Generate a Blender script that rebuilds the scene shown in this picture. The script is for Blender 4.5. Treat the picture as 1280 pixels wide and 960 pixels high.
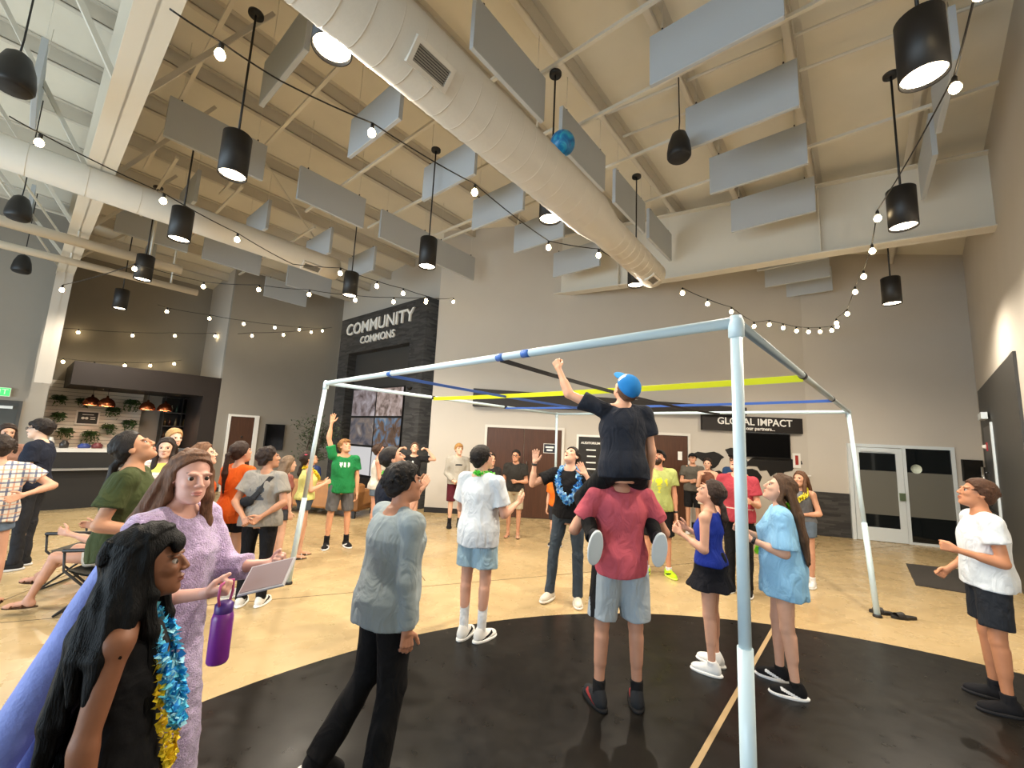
import bpy, math, random
import numpy as np
from mathutils import Vector, Matrix

# ------------------------------------------------------------------ clean
for o in list(bpy.data.objects): bpy.data.objects.remove(o)
scene = bpy.context.scene
COL = scene.collection

# ------------------------------------------------------------------ camera
EYE = Vector((0, 0, 1.85))
PITCH, ROLL, FPX = math.radians(7.66), math.radians(-2.71), 515.0
fw = Vector((0, math.cos(PITCH), math.sin(PITCH)))
up0 = Vector((0, -math.sin(PITCH), math.cos(PITCH)))
rt0 = Vector((1, 0, 0))
rt = rt0 * math.cos(ROLL) - up0 * math.sin(ROLL)
upv = up0 * math.cos(ROLL) + rt0 * math.sin(ROLL)
cam_d = bpy.data.cameras.new('camera')
cam_d.sensor_fit = 'HORIZONTAL'; cam_d.sensor_width = 36.0
cam_d.lens = 36.0 * FPX / 1280.0
cam_d.clip_start = 0.05; cam_d.clip_end = 200
cam = bpy.data.objects.new('camera', cam_d); COL.objects.link(cam)
cam.matrix_world = Matrix(((rt.x, upv.x, -fw.x, EYE.x), (rt.y, upv.y, -fw.y, EYE.y), (rt.z, upv.z, -fw.z, EYE.z), (0, 0, 0, 1)))
scene.camera = cam

# ------------------------------------------------------------------ world / light / exposure
wd = bpy.data.worlds.new('world'); scene.world = wd; wd.use_nodes = True
bg = wd.node_tree.nodes['Background']
bg.inputs['Color'].default_value = (0.74, 0.87, 1.0, 1); bg.inputs['Strength'].default_value = 2.4
vs = scene.view_settings
vs.view_transform = 'Standard'; vs.look = 'None'; vs.gamma = 1.0; vs.use_curve_mapping = False
vs.exposure = 0.08

# building axes: c runs along the roof purlins, q runs across the building
AZ = math.radians(40.0)
D1 = Vector((math.sin(AZ), math.cos(AZ), 0)); D2 = Vector((-math.cos(AZ), math.sin(AZ), 0)); UZ = Vector((0, 0, 1))
ROT = math.radians(50.0)           # local x -> D1 (c), local y -> D2 (q)
def W(q, c, z=0.0): return D1 * c + D2 * q + UZ * z
random.seed(5)

# daylight through the glass front of the hall, behind the camera: the lamp fills that opening
def area(name, loc, rot_to, sx, sy, power, color):
    l = bpy.data.lights.new(name, 'AREA'); l.shape = 'RECTANGLE'; l.size = sx; l.size_y = sy; l.energy = power; l.color = color
    o = bpy.data.objects.new(name, l); COL.objects.link(o); o.location = loc
    d = Vector(rot_to) - Vector(loc); o.rotation_euler = d.to_track_quat('-Z', 'Y').to_euler(); return o
area('window_front_offscreen', W(5, -7.62, 1.8), W(5, 2, 2.2), 15, 3.4, 900, (0.66, 0.85, 1.0))

# ------------------------------------------------------------------ materials
MATS = {}
def s2l(c): return tuple(((v / 12.92) if v <= 0.04045 else ((v + 0.055) / 1.055) ** 2.4) for v in c)
def hexc(h): return s2l(tuple(int(h[i:i + 2], 16) / 255 for i in (0, 2, 4)))
def mat(name, col, rough=0.6, metal=0.0, var=0.0, vscale=8.0, bump=0.0, bscale=60.0, emit=None, estr=1.0, spec=0.5, stretch=None, coat=0.0, alpha=1.0, trans=0.0, sheen=0.0):
    if name in MATS: return MATS[name]
    m = bpy.data.materials.new(name); m.use_nodes = True; nt = m.node_tree; b = nt.nodes['Principled BSDF']
    c = hexc(col) if isinstance(col, str) else col
    b.inputs['Base Color'].default_value = (*c, 1); b.inputs['Roughness'].default_value = rough; b.inputs['Metallic'].default_value = metal
    b.inputs['Specular IOR Level'].default_value = spec; b.inputs['Coat Weight'].default_value = coat; b.inputs['Alpha'].default_value = alpha
    b.inputs['Transmission Weight'].default_value = trans
    if sheen: b.inputs['Sheen Weight'].default_value = sheen
    if emit is not None:
        b.inputs['Emission Color'].default_value = (*(hexc(emit) if isinstance(emit, str) else emit), 1); b.inputs['Emission Strength'].default_value = estr
    if var or bump:
        tc = nt.nodes.new('ShaderNodeTexCoord'); src = tc.outputs['Object']
        if stretch:
            mp = nt.nodes.new('ShaderNodeMapping'); mp.inputs['Scale'].default_value = stretch; nt.links.new(src, mp.inputs['Vector']); src = mp.outputs['Vector']
        if var:
            n = nt.nodes.new('ShaderNodeTexNoise'); n.inputs['Scale'].default_value = vscale; n.inputs['Detail'].default_value = 5; nt.links.new(src, n.inputs['Vector'])
            r = nt.nodes.new('ShaderNodeMapRange'); r.inputs[1].default_value = 0.3; r.inputs[2].default_value = 0.7; r.inputs[3].default_value = 1 - var; r.inputs[4].default_value = 1 + var
            nt.links.new(n.outputs['Fac'], r.inputs[0])
            mx = nt.nodes.new('ShaderNodeVectorMath'); mx.operation = 'SCALE'; mx.inputs[0].default_value = c; nt.links.new(r.outputs[0], mx.inputs['Scale'])
            nt.links.new(mx.outputs[0], b.inputs['Base Color'])
        if bump:
            n2 = nt.nodes.new('ShaderNodeTexNoise'); n2.inputs['Scale'].default_value = bscale; n2.inputs['Detail'].default_value = 3; nt.links.new(src, n2.inputs['Vector'])
            bm_ = nt.nodes.new('ShaderNodeBump'); bm_.inputs['Strength'].default_value = bump; bm_.inputs['Distance'].default_value = 0.01
            nt.links.new(n2.outputs['Fac'], bm_.inputs['Height']); nt.links.new(bm_.outputs[0], b.inputs['Normal'])
    MATS[name] = m; return m

def floor_material(name, c1, c2, r0, r1, scale):
    m = mat(name, c1, 0.3); nt = m.node_tree; b = nt.nodes['Principled BSDF']
    tc = nt.nodes.new('ShaderNodeTexCoord'); n = nt.nodes.new('ShaderNodeTexNoise'); n.inputs['Scale'].default_value = scale; n.inputs['Detail'].default_value = 9; n.inputs['Roughness'].default_value = 0.62
    n.inputs['Distortion'].default_value = 0.15
    nt.links.new(tc.outputs['Object'], n.inputs['Vector'])
    cr = nt.nodes.new('ShaderNodeValToRGB'); cr.color_ramp.elements[0].position = 0.33; cr.color_ramp.elements[1].position = 0.68
    cr.color_ramp.elements[0].color = (*hexc(c1), 1); cr.color_ramp.elements[1].color = (*hexc(c2), 1)
    nt.links.new(n.outputs['Fac'], cr.inputs[0]); nt.links.new(cr.outputs[0], b.inputs['Base Color'])
    n3 = nt.nodes.new('ShaderNodeTexNoise'); n3.inputs['Scale'].default_value = scale * 5; n3.inputs['Detail'].default_value = 6; nt.links.new(tc.outputs['Object'], n3.inputs['Vector'])
    rr = nt.nodes.new('ShaderNodeMapRange'); rr.inputs[1].default_value = 0.3; rr.inputs[2].default_value = 0.7; rr.inputs[3].default_value = r0; rr.inputs[4].default_value = r1
    nt.links.new(n3.outputs['Fac'], rr.inputs[0]); nt.links.new(rr.outputs[0], b.inputs['Roughness'])
    return m

M_floor = floor_material('polished_concrete', 'ad956b', 'bfa980', 0.20, 0.36, 0.7)
M_circle = floor_material('dark_floor_paint', '131211', '1d1b18', 0.26, 0.40, 1.6)
M_wall = mat('wall_paint', 'c2bbb0', 0.75, var=0.02, vscale=1.5, bump=0.05, bscale=180)
M_circle.node_tree.nodes['Principled BSDF'].inputs['Specular IOR Level'].default_value = 0.22
M_wallgrey = mat('wall_paint_grey', '8f897f', 0.75, var=0.03, vscale=1.5, bump=0.05, bscale=180)
M_wallwhite = mat('wall_paint_light', 'bdb7ad', 0.75, bump=0.05, bscale=180)
M_roof = mat('roof_liner', 'dcd7c8', 0.8, var=0.03, vscale=2)
M_steel = mat('painted_steel', 'd6d1c4', 0.5)
M_purlin = mat('painted_purlin', 'c9c3b6', 0.55)
M_duct = mat('painted_duct', 'cfcabf', 0.5, bump=0.1, bscale=40)
M_panel = mat('acoustic_felt', 'b3b8bc', 0.95, bump=0.15, bscale=300)
M_black = mat('matte_black', '161413', 0.5)
M_blackgloss = mat('black_gloss', '0a0a0b', 0.12)
M_dark = mat('dark_brown_panel', '1d1714', 0.55, var=0.1, vscale=3)
M_white = mat('white_paint', 'e8e6e0', 0.5)
M_letter = mat('white_letter', 'f2f0ea', 0.45)
M_woodd = mat('dark_walnut_door', '4a2c1c', 0.42, var=0.22, vscale=5, stretch=(8, 8, 0.5))
M_alu = mat('aluminium_white', 'dbe3e6', 0.35, 0.1)
M_glassd = mat('dark_door_glass', '14181a', 0.06, spec=0.7)
M_pipe = mat('white_pipe', 'bfd3db', 0.3)  # bluish tint of reflected daylight is put into the base colour
M_steelpipe = mat('galvanised_pipe', '9aa7ad', 0.35, 0.6)
M_chrome = mat('chrome', 'c9ccd0', 0.15, 1.0)

def stone_material(name, c1, c2, sx, sz):
    m = mat(name, c1, 0.8); nt = m.node_tree; b = nt.nodes['Principled BSDF']
    tc = nt.nodes.new('ShaderNodeTexCoord'); mp = nt.nodes.new('ShaderNodeMapping'); mp.inputs['Scale'].default_value = (sx, sx, sz)
    nt.links.new(tc.outputs['Object'], mp.inputs['Vector'])
    v = nt.nodes.new('ShaderNodeTexVoronoi'); v.feature = 'F1'; v.distance = 'CHEBYCHEV'; v.inputs['Scale'].default_value = 1.0; nt.links.new(mp.outputs[0], v.inputs['Vector'])
    sep = nt.nodes.new('ShaderNodeSeparateColor'); nt.links.new(v.outputs['Color'], sep.inputs[0])
    cr = nt.nodes.new('ShaderNodeValToRGB'); cr.color_ramp.elements[0].color = (*hexc(c1), 1); cr.color_ramp.elements[1].color = (*hexc(c2), 1)
    nt.links.new(sep.outputs[0], cr.inputs[0]); nt.links.new(cr.outputs[0], b.inputs['Base Color'])
    bp = nt.nodes.new('ShaderNodeBump'); bp.inputs['Strength'].default_value = 0.7; bp.inputs['Distance'].default_value = 0.02
    nt.links.new(sep.outputs[1], bp.inputs['Height']); nt.links.new(bp.outputs[0], b.inputs['Normal'])
    return m
M_stone = stone_material('ledger_stone', '2c2b2a', '474543', 3.2, 18)

# ------------------------------------------------------------------ object helpers
def link(o, parent=None):
    COL.objects.link(o)
    if parent is not None: o.parent = parent
    return o
def tag(o, label=None, cat=None, group=None, kind=None):
    if label: o['label'] = label
    if cat: o['category'] = cat
    if group: o['group'] = group
    if kind: o['kind'] = kind
    return o
def empty(name, loc=(0, 0, 0), rz=0.0):
    o = bpy.data.objects.new(name, None); o.empty_display_size = 0.1; o.location = loc; o.rotation_euler = (0, 0, rz); return link(o)
def copy_tree(o, parent=None):
    c = o.copy(); COL.objects.link(c)
    if parent is not None: c.parent = parent
    for ch in o.children: copy_tree(ch, c)
    return c

class MB:
    """collects simple solids in one local frame and links them as ONE mesh object"""
    def __init__(s): s.v = []; s.f = []; s.m = []; s.sm = []
    def add(s, vs, fs, mi=0, smooth=False):
        b = len(s.v); s.v += [tuple(v) for v in vs]; s.f += [tuple(i + b for i in f) for f in fs]; s.m += [mi] * len(fs); s.sm += [smooth] * len(fs); return s
    def box(s, x0, x1, y0, y1, z0, z1, mi=0):
        v = [(x, y, z) for z in (z0, z1) for y in (y0, y1) for x in (x0, x1)]
        return s.add(v, [(0, 2, 3, 1), (4, 5, 7, 6), (0, 1, 5, 4), (2, 6, 7, 3), (0, 4, 6, 2), (1, 3, 7, 5)], mi)
    def bar(s, a, b, w, h, mi=0, up=(0, 0, 1)):
        a = Vector(a); b = Vector(b); d = (b - a).normalized(); u = Vector(up)
        if abs(d.dot(u)) > 0.98: u = Vector((1, 0, 0))
        sd = d.cross(u).normalized(); u = sd.cross(d)
        v = [p + sd * (i * w / 2) + u * (j * h / 2) for p in (a, b) for j in (-1, 1) for i in (-1, 1)]
        return s.add(v, [(0, 1, 3, 2), (4, 6, 7, 5), (0, 4, 5, 1), (2, 3, 7, 6), (0, 2, 6, 4), (1, 5, 7, 3)], mi)
    def tube(s, pts, r, n=12, mi=0, cap=True, smooth=True):
        pts = [Vector(p) for p in pts]; rs = r if isinstance(r, (list, tuple)) else [r] * len(pts)
        rings = []; prev = None
        for i, p in enumerate(pts):
            d = (pts[min(i + 1, len(pts) - 1)] - pts[max(i - 1, 0)])
            d = d.normalized() if d.length > 1e-9 else Vector((0, 0, 1))
            if prev is None:
                u = Vector((0, 0, 1)) if abs(d.z) < 0.95 else Vector((1, 0, 0)); a = d.cross(u).normalized()
            else:
                a = (prev - d * prev.dot(d)).normalized()
            prev = a; b = d.cross(a)
            rings.append([p + (a * math.cos(2 * math.pi * k / n) + b * math.sin(2 * math.pi * k / n)) * rs[i] for k in range(n)])
        v = [q for rg in rings for q in rg]; f = []
        for i in range(len(pts) - 1):
            for k in range(n): f.append((i * n + k, i * n + (k + 1) % n, (i + 1) * n + (k + 1) % n, (i + 1) * n + k))
        s.add(v, f, mi, smooth)
        if cap:
            b0 = len(s.v) - len(v)
            s.f += [tuple(b0 + k for k in reversed(range(n))), tuple(b0 + (len(pts) - 1) * n + k for k in range(n))]; s.m += [mi, mi]; s.sm += [False, False]
        return s
    def lathe(s, prof, n=20, o=(0, 0, 0), mi=0, smooth=True):
        o = Vector(o); v = []; f = []
        for r, z in prof:
            for k in range(n):
                a = 2 * math.pi * k / n; v.append(o + Vector((r * math.cos(a), r * math.sin(a), z)))
        for i in range(len(prof) - 1):
            for k in range(n): f.append((i * n + k, i * n + (k + 1) % n, (i + 1) * n + (k + 1) % n, (i + 1) * n + k))
        return s.add(v, f, mi, smooth)
    def prism(s, poly, z0, z1, mi=0):
        n = len(poly); v = [(x, y, z0) for x, y in poly] + [(x, y, z1) for x, y in poly]
        f = [tuple(reversed(range(n))), tuple(range(n, 2 * n))] + [(i, (i + 1) % n, n + (i + 1) % n, n + i) for i in range(n)]
        return s.add(v, f, mi)
    def mesh(s, name, mats):
        me = bpy.data.meshes.new(name); me.from_pydata(s.v, [], s.f)
        for m in (mats if isinstance(mats, (list, tuple)) else [mats]): me.materials.append(m)
        me.polygons.foreach_set('material_index', s.m); me.polygons.foreach_set('use_smooth', s.sm); me.update(); return me
    def build(s, name, mats, parent=None, loc=(0, 0, 0), rz=0.0):
        o = bpy.data.objects.new(name, s.mesh(name, mats)); o.location = loc; o.rotation_euler = (0, 0, rz); return link(o, parent)

def text_obj(name, body, size, material, parent=None, loc=(0, 0, 0), rot=(0, 0, 0), extrude=0.015, offset=0.0, align='CENTER', xscale=1.0):
    cu = bpy.data.curves.new(name, 'FONT'); cu.body = body; cu.size = size; cu.extrude = extrude; cu.offset = offset; cu.align_x = align; cu.align_y = 'CENTER'; cu.resolution_u = 3
    t = bpy.data.objects.new(name + '_tmp', cu); COL.objects.link(t); bpy.context.view_layer.update()
    me = bpy.data.meshes.new_from_object(t.evaluated_get(bpy.context.evaluated_depsgraph_get())); bpy.data.objects.remove(t)
    me.materials.clear(); me.materials.append(material)
    o = bpy.data.objects.new(name, me); o.location = loc; o.rotation_euler = rot; o.scale = (xscale, 1, 1); return link(o, parent)
# ================================================================== STRUCTURE
def poly_w(pts): return [(W(q, c).x, W(q, c).y) for q, c in pts]
CB, CF = -8.0, 13.5                      # c range of the building shell
floor = MB().prism(poly_w([(-5.5, CB), (-5.5, CF), (17.5, CF), (17.5, CB)]), -0.12, 0.0).build('floor', M_floor)
tag(floor, kind='structure')
MB().prism([(1.79 + 4.81 * math.cos(a), 0.06 + 4.81 * math.sin(a)) for a in [2 * math.pi * k / 128 for k in range(128)]], -0.01, 0.004).build('painted_circle', M_circle, floor)
M_joint = mat('floor_joint', '6d5c42', 0.8); M_strip = mat('pale_floor_strip', 'a9906a', 0.6)
MB().bar((3.02, 4.80, 0.0), (-0.55, 0.70, 0.0), 0.035, 0.012).build('floor_joint', M_strip, floor)
for a, b in [((-4.1, 0.2), (-6.9, 13)), ((-2.2, 4.9), (4.6, 7.6)), ((-6.5, 3.2), (-2.2, 4.9)), ((-3.4, 2.2), (-2.35, 2.62)), ((4.6, 7.6), (9, 9.3)), ((3.0, 4.8), (6.6, 9.0)), ((-1.0, 5.6), (-3.2, 10.4))]:
    MB().bar((*a, 0.0), (*b, 0.0), 0.012, 0.004).build('floor_joint', M_joint, floor)

def zr(q): return 6.51 + 0.116 * q if q < 6.4 else 7.2524 - 0.116 * (q - 6.4)
mb = MB()
for qa, qb in ((-5.5, 6.4), (6.4, 17.5)):
    v = [W(q, c, zr(q) + dz) for dz in (0.24, 0.34) for q, c in ((qa, CB), (qa, CF), (qb, CF), (qb, CB))]
    mb.add(v, [(0, 1, 2, 3), (7, 6, 5, 4), (0, 4, 5, 1), (1, 5, 6, 2), (2, 6, 7, 3), (3, 7, 4, 0)])
ceiling = tag(mb.build('ceiling', M_roof), kind='structure')
# purlins, one object each, sharing one mesh
pm = MB().box(CB, CF, -0.012, 0.012, 0, 0.24).box(CB, CF, -0.012, 0.085, 0, 0.014).box(CB, CF, -0.085, 0.012, 0.226, 0.24).mesh('purlin', M_purlin)
for i in range(14):
    q = -0.86 + 1.2 * i
    o = bpy.data.objects.new('purlin', pm); o.location = W(q, 0, zr(q)); o.rotation_euler = (0, 0, ROT); link(o, ceiling)
def extr(mb, poly, c0, c1, mi=0):        # polygon in (q,z) extruded along c
    n = len(poly); v = [W(q, c0, z) for q, z in poly] + [W(q, c1, z) for q, z in poly]
    return mb.add(v, [tuple(range(n)), tuple(reversed(range(n, 2 * n)))] + [(i, n + i, n + (i + 1) % n, (i + 1) % n) for i in range(n)], mi)
def rafter(c, bot, fl):
    # bot: list of (q,z) along the bottom flange
    qs = [q for q, z in bot]; top = [(q, zr(q)) for q in sorted(set([qs[0], qs[-1]] + ([6.4] if qs[0] < 6.4 < qs[-1] else [])))]
    web = extr(MB(), bot + top[::-1], c - 0.011, c + 0.011).build('rafter', M_steel, ceiling)
    extr(MB(), bot + [(q, z + 0.022) for q, z in bot[::-1]], c - fl / 2, c + fl / 2).build('bottom_flange', M_steel, web)
    extr(MB(), [(q, z - 0.02) for q, z in top] + [(q, z) for q, z in top[::-1]], c - fl / 2, c + fl / 2).build('top_flange', M_steel, web)
    return web
r1 = rafter(0.30, [(-2.2, 5.25), (2, 5.2), (9, 5.1), (13.6, 5.05)], 0.27)
r2 = rafter(8.57, [(-2.6, 5.10), (-1.68, 5.15), (0.3, 5.27), (2.8, 5.38), (5.9, 5.62)], 0.26)
extr(MB(), [(0.31, 5.28), (0.33, 5.28), (0.33, 6.5), (0.31, 6.5)], 8.44, 8.57).build('stiffener', M_steel, r2)
extr(MB(), [(4.05, 5.46), (4.07, 5.46), (4.07, 6.9), (4.05, 6.9)], 8.44, 8.57).build('stiffener', M_steel, r2)
# flange braces from the rafters up to the purlins, diagonal rods and cross struts
for c0, q0 in ((0.30, 3.1), (0.30, 5.5), (0.30, 7.9), (0.30, 10.3), (0.30, 12.5)):
    for sgn in (-1, 1):
        MB().bar(W(q0, c0 + 0.1 * sgn, 5.2), W(q0 + 0.05, c0 + 1.15 * sgn, zr(q0) + 0.02), 0.05, 0.05).build('flange_brace', M_purlin, ceiling)
for q0, c0, q1, c1, z in ((4.0, 0.9, 9.6, 0.9, 6.35), (3.4, 2.0, 9.4, 2.0, 6.35), (3.0, 3.3, 8.6, 3.3, 6.35), (3.2, 4.5, 8.2, 4.5, 6.4), (3.5, 5.6, 7.4, 5.6, 6.4), (3.5, 5.85, 7.4, 5.85, 6.4), (-1.5, 6.9, 3.2, 6.9, 6.3), (-1.5, 4.6, 2.9, 4.6, 6.35), (-1.4, 3.6, 2.9, 3.6, 6.35), (8.4, 1.15, 13.5, 1.15, 6.2), (8.4, 2.1, 13.5, 2.1, 6.2), (8.8, 3.6, 13.5, 3.6, 6.2), (1.7, 2.2, 2.7, 2.2, 6.3), (1.7, 5.6, 3.1, 5.6, 6.3)):
    MB().bar(W(q0, c0, z), W(q1, c1, z), 0.042, 0.042).build('cross_strut', M_steel, ceiling)
for a, b in ((W(3.2, 4.2, 6.75), W(5.9, 6.9, 6.55)), (W(8.4, 2.4, 6.85), W(10.3, 4.3, 6.6)), (W(11.2, -1.2, 6.6), W(13.6, 0.2, 5.2)), (W(8.7, -1.6, 6.8), W(12.2, 0.2, 5.4)), (W(-1.3, 5.2, 6.5), W(2.9, 5.2, 6.9)), (W(-1.3, 5.7, 6.45), W(2.7, 5.75, 6.85))):
    MB().tube([a, b], 0.02, 8).build('brace_rod', M_steel, ceiling)
# eave column at the left, tapering, standing on the low wall
mb = MB(); extr(mb, [(13.75, 2.6), (13.78, 2.6), (13.35, 5.35), (13.28, 5.35)], 0.17, 0.43); extr(mb, [(13.75, 2.6), (14.0, 2.6), (14.0, 6.3), (13.3, 6.3), (13.28, 5.3)], 0.29, 0.31)
mb.build('column', M_wallwhite, ceiling)

# walls -------------------------------------------------------------
def wall(name, a, b, h, m, t=0.15, side=1, z0=0.0):
    a = Vector((*a, 0)); b = Vector((*b, 0)); d = (b - a).normalized(); n = Vector((-d.y, d.x, 0)) * side
    mb = MB(); v = [p + UZ * z for z in (z0, h) for p in (a, b, b + n * t, a + n * t)]
    mb.add(v, [(0, 3, 2, 1), (4, 5, 6, 7), (0, 1, 5, 4), (1, 2, 6, 5), (2, 3, 7, 6), (3, 0, 4, 7)])
    return tag(mb.build(name, m), kind='structure')
def w2(q, c): p = W(q, c); return (p.x, p.y)
AA, AB, BC = (-2.55, 10.42), (7.10, 9.87), (10.15, 8.88)
AS = (AA[0] + 0.55, AA[1] - 0.0314)      # visible start of the wall, beside the tower
wall_back = wall('wall_back', AS, AB, 7.65, M_wall)
wall_rb = wall('wall_right_back', AB, BC, 7.05, M_wall)
CDIR = (Vector((10.15, 8.88, 0)) - Vector((6.80, 5.49, 0))).normalized()
CE = Vector((6.80, 5.49, 0)) - CDIR * 16.6
wall_r = wall('wall_right', BC, (CE.x, CE.y), 6.9, M_wall)
wall_bl = wall('wall_back_left', w2(14.0, 7.05), w2(8.35, 7.05), 7.65, M_wallwhite)
wall_lf = wall('wall_left', w2(14.0, 3.67), w2(14.0, 7.2), 6.75, M_wallgrey)
wall_ls = wall('wall_left_return', w2(16.4, 3.67), w2(14.15, 3.67), 6.75, M_wallwhite)
wall_lb = wall('wall_left_recess', w2(16.3, 0.2), w2(16.3, 3.8), 6.75, M_wallgrey)
wall_lx = wall('wall_left_front', w2(14.2, CB), w2(14.2, 0.42), 6.75, M_wallgrey)
wall_ly = wall('wall_left_corner', w2(14.35, 0.42), w2(16.4, 0.42), 6.75, M_wallgrey)
# front end of the hall behind the camera: glass storefront opening below a solid header
wall('wall_front', w2(-4.5, -7.6), w2(14.4, -7.6), 7.6, M_wall, side=-1, z0=3.6)
# baseboards
M_base = mat('black_baseboard', '1d1a18', 0.5)
def strip(name, a, b, h, t, m, parent=None, off=0.0):
    a = Vector((*a, 0)); b = Vector((*b, 0)); d = (b - a).normalized(); n = Vector((d.y, -d.x, 0))
    mb = MB(); v = [p + UZ * z for z in (0, h) for p in (a + n * t, b + n * t, b - n * 0.0, a - n * 0.0)]
    return tag(mb.add(v, [(0, 3, 2, 1), (4, 5, 6, 7), (0, 1, 5, 4), (1, 2, 6, 5), (2, 3, 7, 6), (3, 0, 4, 7)]).build(name, m, parent), kind='structure' if parent is None else None)
strip('baseboard_back', AS, AB, 0.12, 0.018, M_base)
strip('baseboard_left', w2(14.0, 3.67), w2(14.0, 7.05), 0.12, 0.018, M_base)

# ------------------------------------------------------------------ wall_back fittings (local x along the wall, y into it)
RA = math.atan2(AB[1] - AA[1], AB[0] - AA[0])
def WA(x, y=0.0, z=0.0):
    d = Vector((math.cos(RA), math.sin(RA), 0)); n = Vector((-d.y, d.x, 0)); return Vector((AA[0], AA[1], 0)) + d * x + n * y + UZ * z
M_frame = mat('door_frame_white', 'd5d1c8', 0.5)
def door_pair(name, x0, x1, h, leaves, group_mat=M_woodd, handles=True, origin=WA, rz=RA):
    root = empty(name, origin(x0)); root.rotation_euler = (0, 0, rz); tag(root, kind='structure')
    w = x1 - x0; f = 0.06
    MB().box(-f, 0, -0.05, 0.02, 0, h + f).box(w, w + f, -0.05, 0.02, 0, h + f).box(0, w, -0.05, 0.02, h, h + f).build('door_frame', M_frame, root)
    lw = w / leaves
    for i in range(leaves):
        lf = MB().box(i * lw + 0.006, (i + 1) * lw - 0.006, -0.03, 0.02, 0.015, h - 0.006).build('door_leaf', group_mat, root)
        if handles:
            hx = (i + 1) * lw - 0.09 if (leaves == 1 or i == 0) else i * lw + 0.09
            MB().tube([(hx, -0.085, 0.85), (hx, -0.085, 1.35)], 0.014, 8).tube([(hx, -0.085, 0.9), (hx, -0.03, 0.9)], 0.01, 6).tube([(hx, -0.085, 1.3), (hx, -0.03, 1.3)], 0.01, 6).build('door_handle', M_chrome, lf)
    return root
door1 = door_pair('door_1', 2.00, 3.84, 2.13, 2)
door2 = door_pair('door_2', 5.05, 6.86, 2.13, 2)
# long dark fascia over the doors, its top edge falling to the right
b = MB(); v = [(0, -0.22, 2.62), (6.55, -0.22, 2.675), (6.55, -0.22, 2.86), (0, -0.22, 3.06), (0, 0, 2.62), (6.55, 0, 2.675), (6.55, 0, 2.86), (0, 0, 3.06)]
b.add(v, [(0, 1, 2, 3), (5, 4, 7, 6), (3, 2, 6, 7), (0, 4, 5, 1), (0, 3, 7, 4), (1, 5, 6, 2)])
tag(b.build('door_fascia', M_dark, None, WA(1.62), RA), 'long dark brown fascia band fixed on the wall above the double doors', 'fascia')
# auditorium sign
s = empty('wall_sign', WA(4.20, 0, 0.95), RA); tag(s, 'tall black auditorium notice board in a white frame between the double doors', 'sign')
MB().box(0, 0.68, -0.03, 0.0, 0, 1.10).build('frame', M_white, s)
MB().box(0.05, 0.63, -0.036, -0.028, 0.05, 1.05).build('board', mat('sign_black', '1c1c1c', 0.5), s)
text_obj('heading', 'AUDITORIUM', 0.075, M_letter, s, (0.34, -0.038, 0.90), (math.pi / 2, 0, 0), 0.001, 0.002)
for k in range(4):
    MB().box(0.26 if k % 2 else 0.24, 0.47, -0.0385, -0.036, 0.72 - 0.15 * k, 0.75 - 0.15 * k).build('text_line', M_letter, s)
s = empty('door_sign', WA(3.40, -0.035, 1.56), RA); tag(s, 'small black door plate with white lettering on the walnut double door', 'sign')
MB().box(0, 0.30, -0.012, 0, 0, 0.23).build('plate_border', M_white, s)
MB().box(0.012, 0.288, -0.016, -0.01, 0.012, 0.218).build('plate', mat('sign_navy', '1b2230', 0.4), s)
for k in range(2): MB().box(0.05 + 0.03 * k, 0.25 - 0.03 * k, -0.018, -0.015, 0.125 - 0.07 * k, 0.165 - 0.07 * k).build('text_line', M_letter, s)
s = empty('door_sign', WA(6.62, -0.035, 1.55), RA); tag(s, 'small white plate on the walnut door behind the lime shirted man', 'sign')
MB().box(0, 0.1, -0.012, 0, 0, 0.2).build('plate', M_white, s)
# global impact sign
s = empty('partner_sign', WA(7.18, 0, 2.30), RA); tag(s, 'dark sign board reading GLOBAL IMPACT meet our partners', 'sign')
MB().box(0, 2.33, -0.10, 0, 0, 0.36).build('board', M_dark, s)
text_obj('lettering', 'GLOBAL IMPACT', 0.23, M_letter, s, (1.22, -0.105, 0.225), (math.pi / 2, 0, 0), 0.006, 0.003, xscale=1.0)
text_obj('lettering', 'meet our partners...', 0.115, M_letter, s, (1.22, -0.105, 0.075), (math.pi / 2, 0, 0), 0.004, 0.002)
s = empty('wall_television', WA(8.18, 0, 1.70), RA); tag(s, 'black flat television mounted under the global impact sign', 'television')
MB().box(0, 1.05, -0.07, -0.01, 0, 0.58).build('casing', M_black, s); MB().box(0.02, 1.03, -0.074, -0.069, 0.02, 0.56).build('screen', M_blackgloss, s)
# world map in black silhouettes
s = empty('wall_map', WA(6.98, -0.006, 1.05), RA); tag(s, 'black world map silhouette of continents stuck on the white wall', 'wall map')
conts = {'continent': [[(0.0, .66), (.12, .72), (.3, .70), (.5, .74), (.62, .70), (.74, .62), (.66, .56), (.60, .44), (.52, .36), (.42, .33), (.5, .28), (.42, .30), (.33, .36), (.26, .48), (.12, .57), (.0, .58)],
    [(.52, .28), (.62, .30), (.78, .20), (.76, .1), (.66, .0), (.6, -.16), (.56, -.14), (.55, .02), (.49, .16)],
    [(.76, .80), (.9, .85), (1.08, .84), (1.1, .74), (.98, .66), (.88, .62), (.82, .70)],
    [(1.15, .28), (1.22, .36), (1.38, .38), (1.5, .34), (1.6, .2), (1.54, .06), (1.46, -.12), (1.38, -.1), (1.33, .1), (1.2, .16)],
    [(1.2, .42), (1.28, .54), (1.4, .64), (1.55, .66), (1.9, .70), (2.2, .66), (2.52, .62), (2.54, .54), (2.36, .5), (2.3, .38), (2.12, .34), (2.02, .2), (1.94, .32), (1.8, .22), (1.72, .36), (1.56, .34), (1.5, .44), (1.3, .44)],
    [(2.2, .04), (2.34, .1), (2.48, .02), (2.46, -.1), (2.3, -.12), (2.18, -.06)]]}
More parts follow.
